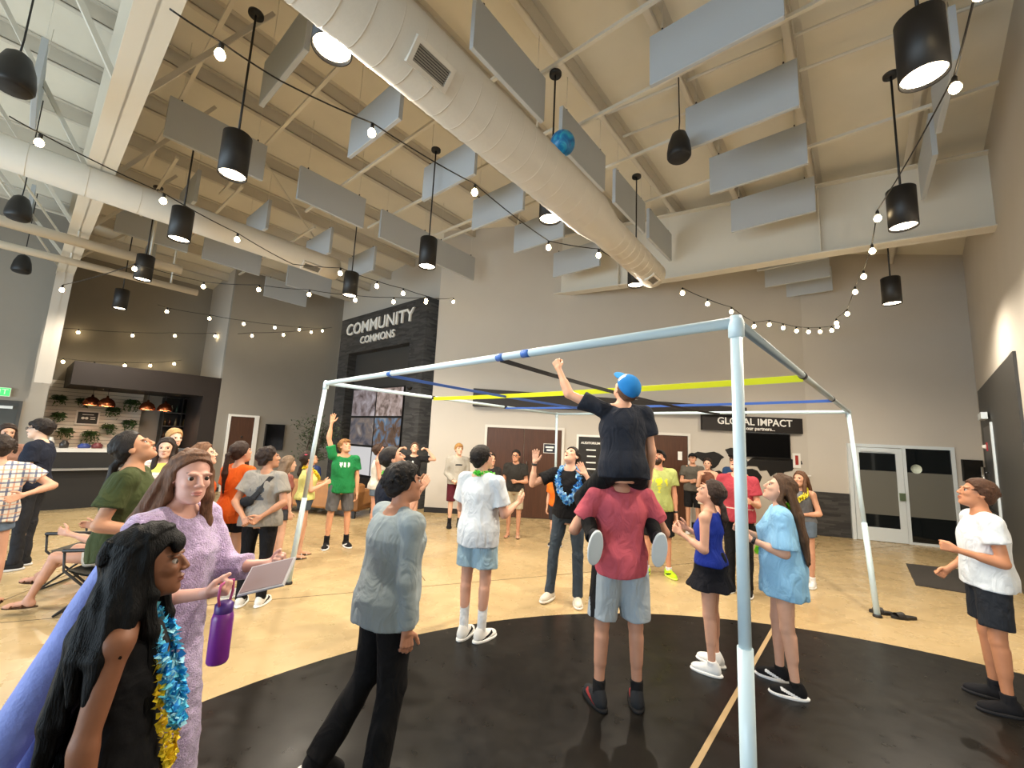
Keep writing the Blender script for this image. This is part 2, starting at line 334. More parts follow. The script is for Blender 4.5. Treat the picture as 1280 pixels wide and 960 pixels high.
for poly in conts['continent']:
    n = len(poly); mb = MB(); v = [(x, -0.008, z) for x, z in poly] + [(x, 0.004, z) for x, z in poly]
    mb.add(v, [tuple(range(n)), tuple(reversed(range(n, 2 * n)))] + [(i, n + i, n + (i + 1) % n, (i + 1) % n) for i in range(n)]).build('continent', M_black, s)
s = empty('notice', WA(9.30, 0, 1.50), RA); tag(s, 'small white wall notice with red print beside the map', 'sign')
MB().box(0, 0.18, -0.015, 0, 0, 0.34).build('card', M_white, s); MB().box(0.055, 0.125, -0.018, -0.014, 0.07, 0.29).build('print', mat('red_print', 'a03028', 0.5), s)
tag(MB().box(0, 0.30, -0.10, 0, 0, 0.03).build('wall_ledge', M_white, None, WA(9.35, 0, 1.32), RA), 'short white ledge fixed below the red printed notice', 'shelf')

# ------------------------------------------------------------------ wall_right_back: glass door, wainscot, screen
RB = math.atan2(BC[1] - AB[1], BC[0] - AB[0])
def WB(x, y=0.0, z=0.0):
    d = Vector((math.cos(RB), math.sin(RB), 0)); n = Vector((-d.y, d.x, 0)); return Vector((AB[0], AB[1], 0)) + d * x + n * y + UZ * z
root = empty('door_3', WB(0.80), RB); tag(root, kind='structure')
MB().box(-0.03, 1.90, -0.06, 0.02, 2.06, 2.13).box(-0.03, 0.04, -0.06, 0.02, 0, 2.06).box(0.98, 1.04, -0.06, 0.02, 0, 2.06).box(1.84, 1.90, -0.06, 0.02, 0, 2.06).box(1.04, 1.84, -0.05, 0.02, 0, 0.05).build('door_frame', M_alu, root)
lf = MB().box(0.05, 0.17, -0.07, -0.02, 0.01, 2.05).box(0.85, 0.97, -0.07, -0.02, 0.01, 2.05).box(0.17, 0.85, -0.07, -0.02, 1.93, 2.05).box(0.17, 0.85, -0.07, -0.02, 0.01, 0.30).build('door_leaf', M_alu, root)
M_reflband = mat('reflection_band', '6b6a62', 0.4)  # thin grey band added over the glass to stand in for a reflection
MB().box(0.17, 0.85, -0.05, -0.04, 0.30, 1.93).build('glass_pane', M_glassd, lf)
MB().box(0.17, 0.85, -0.053, -0.05, 0.58, 1.54).build('reflection_band', M_reflband, lf)
MB().box(0.86, 0.96, -0.11, -0.07, 0.92, 1.08).build('push_paddle', mat('paddle_steel', '7d8f72', 0.3, 0.5), lf)
MB().box(0.20, 0.75, -0.11, -0.07, 1.96, 2.02).build('door_closer', M_alu, lf)
MB().box(1.04, 1.84, -0.03, -0.02, 0.05, 2.06).build('side_pane', M_glassd, root)
MB().box(1.04, 1.84, -0.033, -0.03, 0.58, 1.54).build('reflection_band', M_reflband, root)
MB().lathe([(0.0, 0), (0.1, 0), (0.1, 0.004)], 24).build('round_sticker', mat('sticker', 'c9d3c4', 0.5), root, (1.22, -0.034, 1.62)).rotation_euler = (math.pi / 2, 0, 0)
def wains(name, x0, x1, h):
    return tag(MB().box(x0, x1, -0.03, 0, 0, h).build(name, M_stone, None, WB(0), RB), kind='structure')
wains('trim_1', 0.03, 0.76, 0.98); wains('trim_2', 2.74, 3.18, 0.98)
s = empty('wall_monitor', WB(2.82, 0, 1.42), RB); tag(s, 'small black monitor on the wall right of the glass door', 'monitor')
MB().box(0, 0.34, -0.05, 0, 0, 0.46).build('casing', M_black, s); MB().box(0.015, 0.325, -0.054, -0.049, 0.015, 0.445).build('screen', M_blackgloss, s)

# ------------------------------------------------------------------ wall_right: big dark door panel
RC = math.atan2(-CDIR.y, -CDIR.x)
def WC(x, y=0.0, z=0.0):
    d = -CDIR; n = Vector((-d.y, d.x, 0)); return Vector((BC[0], BC[1], 0)) + d * x + n * y + UZ * z
root = empty('door_4', WC(0.55), RC); tag(root, kind='structure')
M_char = mat('charcoal_panel', '33322f', 0.5, var=0.05)
MB().box(0, 4.6, -0.03, 0, 0, 3.30).build('surround_panel', M_char, root)
lf = MB().box(0.75, 1.75, -0.06, -0.028, 0.01, 2.5).build('door_leaf', mat('charcoal_leaf', '2a2a29', 0.35), root)
MB().tube([(0.95, -0.13, 0.95), (0.95, -0.13, 1.75)], 0.03, 12).tube([(0.95, -0.13, 1.05), (0.95, -0.05, 1.05)], 0.012, 6).tube([(0.95, -0.13, 1.65), (0.95, -0.05, 1.65)], 0.012, 6).build('pull_handle', M_chrome, lf)
MB().box(0.75, 1.75, -0.12, -0.06, 0.88, 0.98).build('push_bar', M_black, lf)
MB().box(1.75, 1.83, -0.06, -0.028, 0, 2.55).build('door_jamb', M_alu, root)
MB().box(1.10, 1.65, -0.14, -0.06, 2.62, 2.74).build('door_closer', M_alu, root)
s = empty('fire_alarm', WC(1.62, -0.03, 2.05), RC); tag(s, 'red and white fire alarm strobe on the charcoal wall panel', 'alarm')
MB().box(0, 0.12, -0.05, 0, 0, 0.16).build('body', mat('alarm_red', '9c1f1c', 0.4), s); MB().lathe([(0.0, 0.05), (0.03, 0.045), (0.045, 0)], 14).build('strobe', M_white, s, (0.06, -0.05, 0.08)).rotation_euler = (math.pi / 2, 0, 0)
# ================================================================== CEILING THINGS
# round spiral ducts ------------------------------------------------
def duct(name, pts, rs, label, seam_step):
    p0 = Vector(pts[0]); root = empty(name, p0); tag(root, label, 'air duct')
    MB().tube([Vector(p) - p0 for p in pts], rs, 28).build('duct_body', M_duct, root)
    # raised seam rings, one joined part
    mb = MB(); d = (Vector(pts[1]) - p0)
    for i in range(len(pts) - 1):
        a = Vector(pts[i]); b = Vector(pts[i + 1]); L = (b - a).length; n = int(L / seam_step)
        for k in range(1, n):
            t = k / n; p = a.lerp(b, t) - p0; r = rs[i] + (rs[i + 1] - rs[i]) * t; dd = (b - a).normalized()
            mb.tube([p - dd * 0.005, p, p + dd * 0.005], [r, r + 0.003, r], 28, cap=False)
    o = mb.build('seam', M_duct, root); o['kind'] = 'stuff'
    return root
M_grille = mat('grille_dark', '2b2926', 0.5)
def grille(root, base, centre, out, along, w, h):
    # slotted supply grille standing a little proud of the duct wall
    out = out.normalized(); along = along.normalized(); upw = out.cross(along)
    g = MB(); c = centre - base
    def q4(a0, a1, u0, u1, o0, o1):
        v = [c + along * a + upw * u + out * o for o in (o0, o1) for u in (u0, u1) for a in (a0, a1)]
        g.add(v, [(0, 2, 3, 1), (4, 5, 7, 6), (0, 1, 5, 4), (2, 6, 7, 3), (0, 4, 6, 2), (1, 3, 7, 5)])
    q4(-w / 2 - .03, w / 2 + .03, h / 2, h / 2 + .03, -0.03, .02); q4(-w / 2 - .03, w / 2 + .03, -h / 2 - .03, -h / 2, -0.03, .02)
    q4(-w / 2 - .03, -w / 2, -h / 2, h / 2, -0.03, .02); q4(w / 2, w / 2 + .03, -h / 2, h / 2, -0.03, .02)
    fr = g.build('vent_grille', M_duct, root)
    g = MB(); q4(-w / 2, w / 2, -h / 2, h / 2, -0.03, 0.004); g.build('vent_opening', M_grille, fr)
    for k in range(7):
        g = MB(); u = -h / 2 + (k + 0.5) * h / 7; q4(-w / 2, w / 2, u - .004, u + .004, 0.0, .014); g.build('vent_slat', mat('slat_grey', '8a857b', 0.5), fr)
dz = 4.35
dm = duct('air_duct', [W(2.145, -6, dz), W(2.145, 3.75, dz), W(2.16, 4.15, dz), W(2.2, 5.75, dz)], [0.232, 0.232, 0.185, 0.185], 'large white spiral air duct running beside the blue ball toward the back wall', 0.16)
b0 = W(2.145, -6, dz)
grille(dm, b0, W(2.145 - 0.17, 1.40, dz - 0.158), (-D2 * 0.73 - UZ * 0.68), D1, 0.25, 0.10)
grille(dm, b0, W(2.2 - 0.09, 5.5, dz - 0.165), (-D2 * 0.45 - UZ * 0.89), D1, 0.2, 0.09)
dl = duct('air_duct', [W(7.62, -6, 4.95), W(7.62, 3.3, 4.95), W(7.63, 3.6, 4.95)], [0.2, 0.2, 0.2], 'slimmer white spiral air duct passing under the steel beam by the bar side', 0.5)
grille(dl, W(7.62, -6, 4.95), W(7.62 - 0.12, 3.1, 4.95 - 0.16), (-D2 * 0.6 - UZ * 0.8), D1, 0.28, 0.11)
for (q, c0, c1, z, r, lb) in ((10.25, -6, 1.75, 4.9, 0.085, 'thin white overhead pipe nearest the slim air duct'), (11.7, -6, 2.35, 4.9, 0.07, 'thin white overhead pipe next to the bar wall')):
    root = empty('ceiling_pipe', W(q, c0, z)); tag(root, lb, 'pipe')
    MB().tube([Vector((0, 0, 0)), D1 * (c1 - c0)], r, 14).build('pipe_run', M_duct, root)
    for cc in (c0 + 6.3, c1 - 0.5): MB().bar(D1 * (cc - c0), D1 * (cc - c0) + UZ * 1.5, 0.03, 0.03).build('hanger', M_steel, root)

# acoustic baffles --------------------------------------------------
ACW, ACH, ACT = 1.22, 0.60, 0.055
def bevel_box(x, y, z0, z1, b=0.006):
    mb = MB(); v = []
    for z, k in ((z0, b), (z0 + b, 0), (z1 - b, 0), (z1, b)):
        v += [(-x + k, -y + k, z), (x - k, -y + k, z), (x - k, y - k, z), (-x + k, y - k, z)]
    f = [(3, 2, 1, 0), (12, 13, 14, 15)]
    for r in range(3):
        for k in range(4): f.append((r * 4 + k, r * 4 + (k + 1) % 4, r * 4 + 4 + (k + 1) % 4, r * 4 + 4 + k))
    return mb.add(v, f)
pan_me = bevel_box(ACW / 2, ACT / 2, 0, ACH).mesh('acoustic_panel', M_panel)
wire_me = MB().tube([(0, 0, 0), (0, 0, 0.72)], 0.0035, 5).mesh('hanging_wire', M_steel)
clip_me = MB().box(-0.008, 0.008, -0.012, 0.012, 0, 0.035).mesh('wire_clip', M_black)
def panel(q, c, orient, label, group):
    o = bpy.data.objects.new('acoustic_panel', pan_me); o.location = W(q, c, 5.70); o.rotation_euler = (0, 0, ROT + (math.pi / 2 if orient == 2 else 0)); link(o)
    tag(o, label, 'acoustic panel', group)
    for sx in (-1, 1):
        w = bpy.data.objects.new('hanging_wire', wire_me); w.location = (sx * (ACW / 2 - 0.13), 0, ACH - 0.01); w.scale = (1, 1, max(0.2, (zr(q) + 0.05 - 6.28) / 0.72)); link(w, o)
        k = bpy.data.objects.new('wire_clip', clip_me); k.location = (sx * (ACW / 2 - 0.13), 0, ACH + 0.0); link(k, o)
ORD = ['nearest', 'second', 'third', 'fourth', 'fifth', 'sixth', 'seventh']
rows = [   # label start, label end, group, orientation, places counted from the deep beam outwards
 ('pale felt acoustic panel,', 'from the deep beam in the domed speaker row', 'panels in the domed speaker row', 2, [(0.93, 7.75), (0.93, 6.34), (0.92, 5.15), (0.92, 3.92)]),
 ('pale felt acoustic panel,', 'to the deep beam among those beyond it', 'panels beyond the deep beam', 2, [(0.87, 9.83), (0.88, 10.95), (0.87, 11.95)]),
 ('grey felt acoustic panel,', 'from the deep beam in the row beside the ball', 'panels right of the large duct', 1, [(2.82, 7.72), (2.82, 6.30), (2.82, 4.72), (2.77, 3.03)]),
 ('felt acoustic panel edge-on,', 'from the deep beam along the right wall', 'panels along the right wall', 1, [(-0.95, 7.66), (-0.93, 5.97)]),
 ('bluish felt acoustic panel,', 'from the deep beam, crossing row left of large duct', 'panels left of the large duct', 2, [(4.74, 7.72), (4.70, 6.20), (4.75, 5.02), (4.75, 3.86), (4.75, 2.55), (4.75, 1.41)]),
 ('grey felt acoustic panel,', 'from the stone tower in the row between the ducts', 'panels between the ducts', 1, [(7.13, 6.20), (7.10, 4.75), (7.06, 3.15), (7.02, 1.39)]),
 ('pale felt acoustic panel,', 'from the stone tower in the row behind the slim duct', 'panels behind the slim duct', 2, [(9.27, 5.0), (9.26, 3.92), (9.25, 2.65), (9.28, 1.51)]),
 ('pale felt acoustic panel beyond the steel beam,', 'to the slim duct', 'panels beyond the steel beam', 2, [(7.76, -0.36), (12.6, -0.35)]),
 ('grey felt acoustic panel,', 'from the stone tower in the row near the bar wall', 'panels near the bar wall', 1, [(11.68, 4.82), (11.58, 2.91), (11.51, 1.40)]),
]
for l0, l1, g, orient, pts in rows:
    for i, (q, c) in enumerate(pts): panel(q, c, orient, l0 + ' ' + ORD[i] + ' ' + l1, g)
panel(13.25, 4.82, 1, 'grey felt acoustic panel hung closest against the grey left wall', 'panels near the bar wall')
panel(13.2, 1.6, 2, 'small pale acoustic panel hung inside above the bar canopy', 'panels near the bar wall')

# pendant lights ----------------------------------------------------
M_warm = mat('lamp_lens', 'fff3d8', 0.4, emit=(1.0, 0.83, 0.58), estr=26)
pd_shade = MB().lathe([(0.0, 0.46), (0.12, 0.46), (0.13, 0.45), (0.13, 0.0), (0.122, 0.0), (0.122, 0.03), (0.0, 0.03)], 28).mesh('shade', M_black)
pd_lens = MB().lathe([(0.0, 0.014), (0.08, 0.016), (0.118, 0.026), (0.118, 0.03), (0, 0.034)], 24).mesh('lens', M_warm)
pd_rod = MB().tube([(0, 0, 0), (0, 0, 1)], 0.011, 8).mesh('rod', M_black)
pd_can = MB().lathe([(0, 0), (0.075, 0), (0.075, 0.03), (0, 0.035)], 18).mesh('canopy', M_black)
def pendant(q, c, z, top, label, group, power=95):
    root = empty('pendant_light', W(q, c, z)); tag(root, label, 'pendant light', group)
    for n, me, zz, sc in (('shade', pd_shade, 0, 1), ('lens', pd_lens, 0, 1), ('rod', pd_rod, 0.455, top - z - 0.455), ('canopy', pd_can, top - z - 0.01, 1)):
        o = bpy.data.objects.new(n, me); o.location = (0, 0, zz); o.scale = (1, 1, sc); link(o, root)
    l = bpy.data.lights.new('pendant_lamp', 'SPOT'); l.energy = power * 3.2; l.color = (1.0, 0.88, 0.72); l.spot_size = math.radians(168); l.spot_blend = 0.6; l.shadow_soft_size = 0.06
    lo = bpy.data.objects.new('pendant_lamp', l); lo.location = (0, 0, -0.07); link(lo, root)
PL = 'black cylinder pendant lamp '
for q, c, z, top, lb, g in [
 (-0.47, 3.61, 4.4, 6.3, PL + 'large, along the right wall, farther from the beam', None), (-0.52, 6.05, 4.4, 6.3, PL + 'on the right wall string, closer to the beam', None),
 (-0.57, 9.14, 4.4, 6.3, PL + 'beyond the deep beam by the glass door', None), (2.62, 6.11, 4.4, 6.3, PL + 'beside the open end of the large duct', None),
 (2.62, 3.67, 4.4, 6.3, PL + 'partly behind the large duct below the ball', None), (2.60, 1.04, 4.4, 6.3, PL + 'close to the duct grille', None),
 (4.81, 1.10, 4.4, 6.3, PL + 'in front of a grey panel between the ducts', None), (4.93, 3.72, 4.4, 6.35, PL + 'above the right edge of the community sign', None),
 (7.17, 1.14, 4.4, 6.3, PL + 'hanging just before the slim duct', None), (7.27, 3.75, 4.4, 6.35, PL + 'near the end of the slim duct over the community sign', None),
 (9.83, 1.15, 4.4, 6.2, PL + 'higher one of the pair in front of the bar wall', None), (12.89, 1.21, 4.4, 6.2, PL + 'lower one of the pair in front of the bar wall', None)]:
    pendant(q, c, z, top, lb, g)

# dome speakers -----------------------------------------------------
sp_me = MB().lathe([(0, 0.36), (0.045, 0.355), (0.085, 0.32), (0.125, 0.20), (0.142, 0.08), (0.142, 0.02), (0.13, 0.0), (0.10, -0.012), (0, -0.015)], 24).mesh('speaker_shell', M_black)
sp_gr = MB().lathe([(0.128, -0.004), (0.11, -0.022), (0.0, -0.03)], 24).mesh('speaker_grille', mat('speaker_mesh', '242220', 0.9))
for q, c, z, top, lb in [(1.53, 4.85, 5.42, 6.6, 'black domed ceiling speaker hanging among the panels on the right'), (5.75, -0.41, 4.80, 7.1, 'black domed ceiling speaker hanging beyond the pale steel beam, above the slim duct'),
                         (9.62, -0.37, 4.82, 6.8, 'black domed ceiling speaker hanging just above the nearer thin pipe'), (13.0, -0.31, 4.78, 6.5, 'black domed ceiling speaker hanging low by the exit door wall')]:
    r = empty('ceiling_speaker', W(q, c, z)); tag(r, lb, 'speaker')
    for n, me in (('speaker_shell', sp_me), ('speaker_grille', sp_gr)): link(bpy.data.objects.new(n, me), r)
    MB().tube([(0, 0, 0.35), (0.01, 0, 0.5), (0, 0, top - z)], 0.008, 6).build('cable', M_black, r)

# string lights -----------------------------------------------------
M_bulb = mat('bulb_glass', 'ffe9bd', 0.3, emit=(1.0, 0.76, 0.42), estr=30)
bulb_me = MB().lathe([(0, -.012), (0.020, -0.006), (0.033, 0.012), (0.036, 0.03), (0.026, 0.055), (0.014, 0.068)], 10).mesh('bulb', M_bulb)
sock_me = MB().lathe([(0, 0.062), (0.015, 0.064), (0.017, 0.11), (0.008, 0.125), (0, 0.126)], 8).mesh('socket', M_black)
def string_light(pts, label, nb=None, bulbs=None):
    pts = [Vector(p) for p in pts]; p0 = pts[0]; root = empty('string_light', p0); tag(root, label, 'string light')
    P = []
    for i in range(len(pts) - 1):
        a, b = pts[i], pts[i + 1]; L = (b - a).length
        for k in range(6):
            t = k / 6; p = a.lerp(b, t); p.z -= 0.05 * L * 4 * t * (1 - t) * 0.35; P.append(p - p0)
    P.append(pts[-1] - p0)
    MB().tube(P, 0.0065, 6).build('cable', M_black, root)
    for i, p in enumerate(pts):
        if bulbs is not None and i not in bulbs: continue
        bo = bpy.data.objects.new('bulb', bulb_me); bo.location = p - p0 - UZ * 0.125; link(bo, root)
        so = bpy.data.objects.new('socket', sock_me); link(so, bo)
string_light([W(3.4, .3, 4.6), W(3.4, .6, 4.6), W(3.4, 1.0, 4.6), W(3.2, 1.7, 4.6), W(3.1, 2.9, 4.62), W(3.15, 4.4, 4.6), W(2.7, 5.0, 4.6), W(2.5, 5.9, 4.55)], 'string of warm bulbs crossing under the panels left of the large duct', bulbs=[1, 3, 4, 5, 6])
string_light([W(2.2, 7.1, 4.6), W(2.0, 7.9, 4.6), W(1.75, 8.6, 4.6), W(1.55, 9.7, 4.55), W(1.3, 9.9, 4.6), W(1.1, 10.3, 4.6), W(.9, 10.7, 4.6), W(.7, 10.9, 4.6), W(.5, 11.0, 4.6), W(.3, 11.0, 4.6), W(.2, 10.7, 4.6), W(.2, 10.4, 4.6), W(.02, 9.8, 4.6), W(-.1, 8.5, 4.6), W(-.2, 7.8, 4.6), W(-.28, 6.9, 4.62), W(-.31, 6.0, 4.65), W(-.67, 4.0, 4.6), W(-.67, 3.2, 4.6)], 'looping string of warm bulbs under the deep beam and along the right wall')
string_light([W(16.2, -0.6, 4.15), W(16.1, -.2, 4.15), W(16.1, .8, 4.27), W(15.9, 1.86, 4.40), W(15.7, 2.77, 4.57), W(15.0, 3.6, 4.66), W(13.4, 4.1, 4.58), W(13.3, 4.9, 4.78), W(13.5, 5.8, 5.1), W(13.9, 6.65, 5.43)], 'string of warm bulbs running low across the bar recess to the tower', bulbs=list(range(1, 9)))
string_light([W(15.6, -.4, 3.32), W(15.9, 0.0, 3.39), W(15.9, .62, 3.41), W(15.9, 1.2, 3.42), W(16.0, 1.82, 3.52), W(16.1, 2.38, 3.62), W(16.1, 2.93, 3.77), W(16.2, 3.12, 3.84)], 'lowest string of warm bulbs just above the dark bar canopy', bulbs=[1, 2, 3, 4, 5, 6])
string_light([W(12.5, 1.8, 4.6), W(12.6, 2.0, 4.6), W(12.6, 2.85, 4.65), W(12.7, 3.65, 4.72), W(12.9, 4.5, 4.85), W(13.2, 5.3, 5.02), W(13.6, 6.2, 5.25), W(13.9, 6.65, 5.43)], 'string of warm bulbs rising over the grey wall toward the tower', bulbs=[1, 2, 3, 4, 5, 6])
string_light([W(5.9, -.4, 4.6), W(6.0, -.2, 4.6), W(6.3, .8, 4.6), W(6.7, 1.7, 4.6), W(6.9, 2.55, 4.5), W(6.6, 3.2, 4.6), W(6.6, 3.9, 4.6), W(6.5, 4.4, 4.6), W(6.5, 4.95, 4.62)], 'string of warm bulbs passing in front of the slim duct toward the community sign', bulbs=[1, 2, 3, 5, 6, 7, 8])
string_light([W(11.2, .25, 4.3), W(9.6, 1.0, 4.6), W(9.6, 2.0, 4.6), W(8.8, 2.7, 4.6), W(8.2, 3.4, 4.6), W(7.7, 4.1, 4.6), W(7.1, 4.6, 4.6), W(6.9, 5.25, 4.75), W(7.4, 6.45, 5.2)], 'string of warm bulbs from the pale column to the top of the tower')

# ================================================================== TOWER with video wall
RT = math.atan2(-D2.y, -D2.x)
def WT(x, y=0.0, z=0.0): return W(13.1 - x, 6.6 + y, z)           # local x to the right, y into the tower
TW = 4.5
tower = empty('sign_tower', WT(0), RT); tag(tower, 'tall dark stone clad tower reading COMMUNITY COMMONS around the video wall', 'sign tower')
MB().box(0, 0.64, 0, 0.45, 0, 5.53).box(3.85, TW, 0, 0.45, 0, 5.53).box(0.64, 3.85, 0, 0.45, 4.34, 5.53).build('stone_cladding', M_stone, tower)
MB().box(0.64, 3.85, 0.28, 0.44, 0, 4.34).build('recess_panel', mat('recess_grey', '3d3b38', 0.6), tower)
MB().box(0.64, 3.85, 0.05, 0.28, 0, 0.55).build('recess_base', M_black, tower)
text_obj('lettering', 'COMMUNITY', 0.52, M_letter, tower, (2.2, -0.02, 5.10), (math.pi / 2, 0, 0), 0.025, 0.006, xscale=1.14)
text_obj('lettering', 'COMMONS', 0.32, M_letter, tower, (2.23, -0.02, 4.68), (math.pi / 2, 0, 0), 0.02, 0.004, xscale=1.12)
MB().lathe([(0, -0.09), (0.05, -0.075), (0.08, -0.03), (0.085, 0.0)], 16).build('camera_dome', M_black, tower, (4.05, -0.02, 3.1))
vw = empty('video_wall', WT(0.97, 0.10, 0.58), RT); tag(vw, 'video wall of six dark framed screens set into the stone tower', 'video wall')
MB().box(-0.06, 2.70, 0.06, 0.17, -0.04, 2.62).build('backing', M_black, vw)
def screen_mat(name, cols, scale, e, off):
    m = mat(name, '101010', 0.2); nt = m.node_tree; b = nt.nodes['Principled BSDF']
    tc = nt.nodes.new('ShaderNodeTexCoord'); mp = nt.nodes.new('ShaderNodeMapping'); mp.inputs['Location'].default_value = (off, 0, off * 2); nt.links.new(tc.outputs['Object'], mp.inputs['Vector'])
    n = nt.nodes.new('ShaderNodeTexNoise'); n.inputs['Scale'].default_value = scale; n.inputs['Detail'].default_value = 6; n.inputs['Distortion'].default_value = 0.8; nt.links.new(mp.outputs[0], n.inputs['Vector'])
    cr = nt.nodes.new('ShaderNodeValToRGB'); el = cr.color_ramp.elements
    el[0].position = 0.3; el[0].color = (*hexc(cols[0]), 1); el[1].position = 0.72; el[1].color = (*hexc(cols[-1]), 1)
    for i, c in enumerate(cols[1:-1]): x = el.new(0.3 + 0.42 * (i + 1) / (len(cols) - 1)); x.color = (*hexc(c), 1)
    nt.links.new(n.outputs['Fac'], cr.inputs[0]); nt.links.new(cr.outputs[0], b.inputs['Emission Color']); b.inputs['Emission Strength'].default_value = e; return m
scr = [screen_mat('screen_a', ['4a3d3c', '8d7f80', 'a9a0a5', 'd8cdd0'], 3.2, 0.75, 0), screen_mat('screen_b', ['5a4a44', 'a08c84', 'c7b2ac', 'd9d2d4'], 4.2, 0.75, 3),
       screen_mat('screen_c', ['3b3a40', '6d6a72', '8a7c74', 'b9b0ac'], 2.6, 0.7, 7), screen_mat('screen_d', ['463830', '7a5f4c', '6d8fae', 'cdb9a6'], 3.0, 0.7, 11)]
M_scrw = mat('screen_white', '202020', 0.2, emit='d8d6d6', estr=0.85)
for r in range(3):
    for k in range(2):
        z1 = 2.58 - r * 0.86; x0 = k * 1.33
        so = MB().box(x0, x0 + 1.30, 0.02, 0.06, z1 - 0.83, z1).build('screen', M_black, vw)
        MB().box(x0 + 0.015, x0 + 1.285, 0.014, 0.021, z1 - 0.815, z1 - 0.015).build('picture', scr[r * 2 + k] if r < 2 else M_scrw, so)
# ================================================================== LEFT SIDE: bar recess, doors, plants
def WL(c, y=0.0, z=0.0, q=14.0): return W(q + y, c, z)              # local x along c, y into the wall
root = empty('door_5', WL(4.02), ROT); tag(root, kind='structure')
MB().box(-0.06, 0.0, -0.05, 0.02, 0, 2.2).box(0.62, 0.74, -0.06, 0.02, 0, 2.2).box(0, 0.62, -0.05, 0.02, 2.14, 2.2).build('door_frame', M_white, root)
lf = MB().box(0.0, 0.62, -0.03, 0.02, 0, 2.14).build('door_leaf', M_woodd, root)
MB().lathe([(0, 0.05), (0.028, 0.04), (0.03, 0.02), (0.012, 0)], 12).build('door_knob', M_black, lf, (0.33, -0.03, 1.55)).rotation_euler = (math.pi / 2, 0, 0)
s = empty('wall_television', WL(4.97, -0.02, 1.18), ROT); tag(s, 'black television mounted on the grey wall next to the indoor tree', 'television')
MB().box(0, 0.54, -0.07, 0.02, 0, 0.79).build('casing', M_black, s); MB().box(0.015, 0.525, -0.074, -0.069, 0.015, 0.775).build('screen', M_blackgloss, s)
root = empty('door_6', WL(-1.0, 0, 0, 14.2), ROT); tag(root, kind='structure')
MB().box(-0.05, 0, -0.05, 0.02, 0, 2.18).box(1.02, 1.08, -0.05, 0.02, 0, 2.18).box(0, 1.02, -0.05, 0.02, 2.12, 2.18).build('door_frame', mat('dark_frame', '3a3c3c', 0.5), root)
lf = MB().box(0, 1.02, -0.03, 0.02, 0, 2.12).build('door_leaf', mat('exit_door', '3c4142', 0.5), root)
MB().box(0.1, 0.9, -0.08, -0.03, 0.98, 1.04).build('push_bar', M_chrome, lf); MB().box(0.55, 0.95, -0.08, -0.03, 2.0, 2.06).build('door_closer', M_alu, lf)
s = empty('exit_sign', WL(-0.52, 0, 2.26, 14.2), ROT); tag(s, 'green lit exit sign above the grey exit door', 'sign')
MB().box(0, 0.40, -0.06, 0, 0, 0.19).build('housing', M_white, s)
MB().box(0.012, 0.388, -0.064, -0.059, 0.012, 0.178).build('face', mat('exit_green', '40d060', 0.4, emit='38e060', estr=1.3), s)
text_obj('lettering', 'EXIT', 0.16, M_letter, s, (0.2, -0.066, 0.095), (math.pi / 2, 0, 0), 0.001)

# canopy over the bar
cn = empty('bar_canopy', W(14.0, 0.73, 2.65), ROT); tag(cn, 'dark brown boxed canopy overhanging the coffee bar', 'canopy')
MB().box(0, 2.94, 0.0, 2.28, 0, 0.55).build('canopy_box', mat('canopy_brown', '211814', 0.6, var=0.1, vscale=3), cn)
MB().box(2.56, 2.93, 0.0, 1.6, -2.65, 0.0).build('canopy_leg', mat('canopy_brown', '211814', 0.6), cn)
for k in range(3): MB().lathe([(0, 0.004), (0.05, 0.004), (0.06, -0.012), (0.06, 0.006)], 12).build('downlight', mat('downlight_ring', '6a5a48', 0.4), cn, (0.6 + 0.8 * k, 1.0, 0.0))
# white plank wall
pw = tag(MB().box(0, 1.95, 0, 0.03, 0, 1.95).build('plank_wall', mat('plank_gap', '6f6a62', 0.8), None, W(16.2, 0.42, 0.9), ROT), 'white horizontal plank feature wall behind the coffee bar', 'plank wall')
pk = MB().box(0.005, 1.945, -0.022, 0, 0, 0.088).mesh('plank', mat('plank_white', 'd9d4c9', 0.55))
for k in range(20):
    o = bpy.data.objects.new('plank', pk); o.location = (0, 0, 0.004 + k * 0.0975); link(o, pw)
# dark shelving with small goods
sh = empty('bar_shelf', W(15.75, 2.80, 0.0), ROT); tag(sh, 'dark open shelving unit under the right end of the bar canopy', 'shelf')
MB().box(0, 0.86, 0.40, 0.44, 0, 2.62).build('back_panel', M_black, sh)
for x in (0, 0.42, 0.83): MB().box(x, x + 0.03, 0, 0.4, 0, 2.62).build('upright', M_black, sh)
shelf_z = (0.5, 0.95, 1.35, 1.75, 2.15)
for z in shelf_z: MB().box(0.03, 0.83, 0, 0.4, z, z + 0.025).build('shelf_board', mat('shelf_edge', '4a4440', 0.4), sh)
bt = MB().lathe([(0, 0), (0.03, 0), (0.032, 0.12), (0.012, 0.17), (0.012, 0.22), (0, 0.22)], 10)
bms = [bt.mesh('bottle', mat('bottle_%d' % i, c, 0.25)) for i, c in enumerate(('7a6a4a', '3a4a3a', 'b0a890', '503020'))]
for z in shelf_z[1:]:
    for i, bx_ in enumerate((0.10, 0.21, 0.33, 0.55, 0.70)):
        bk = random.randrange(4); o = bpy.data.objects.new('bottle', bms[bk]); o.location = W(15.75 + 0.15, 2.80 + bx_ + random.uniform(-.015, .015), z + 0.025); link(o)
        tag(o, 'small ' + ('tan', 'dark green', 'cream', 'brown')[bk] + ' bottle on the ' + {0.95: 'lower', 1.35: 'middle', 1.75: 'upper', 2.15: 'top'}[z] + ' board of the dark bar shelving', 'bottle', 'bottles on the bar shelving')
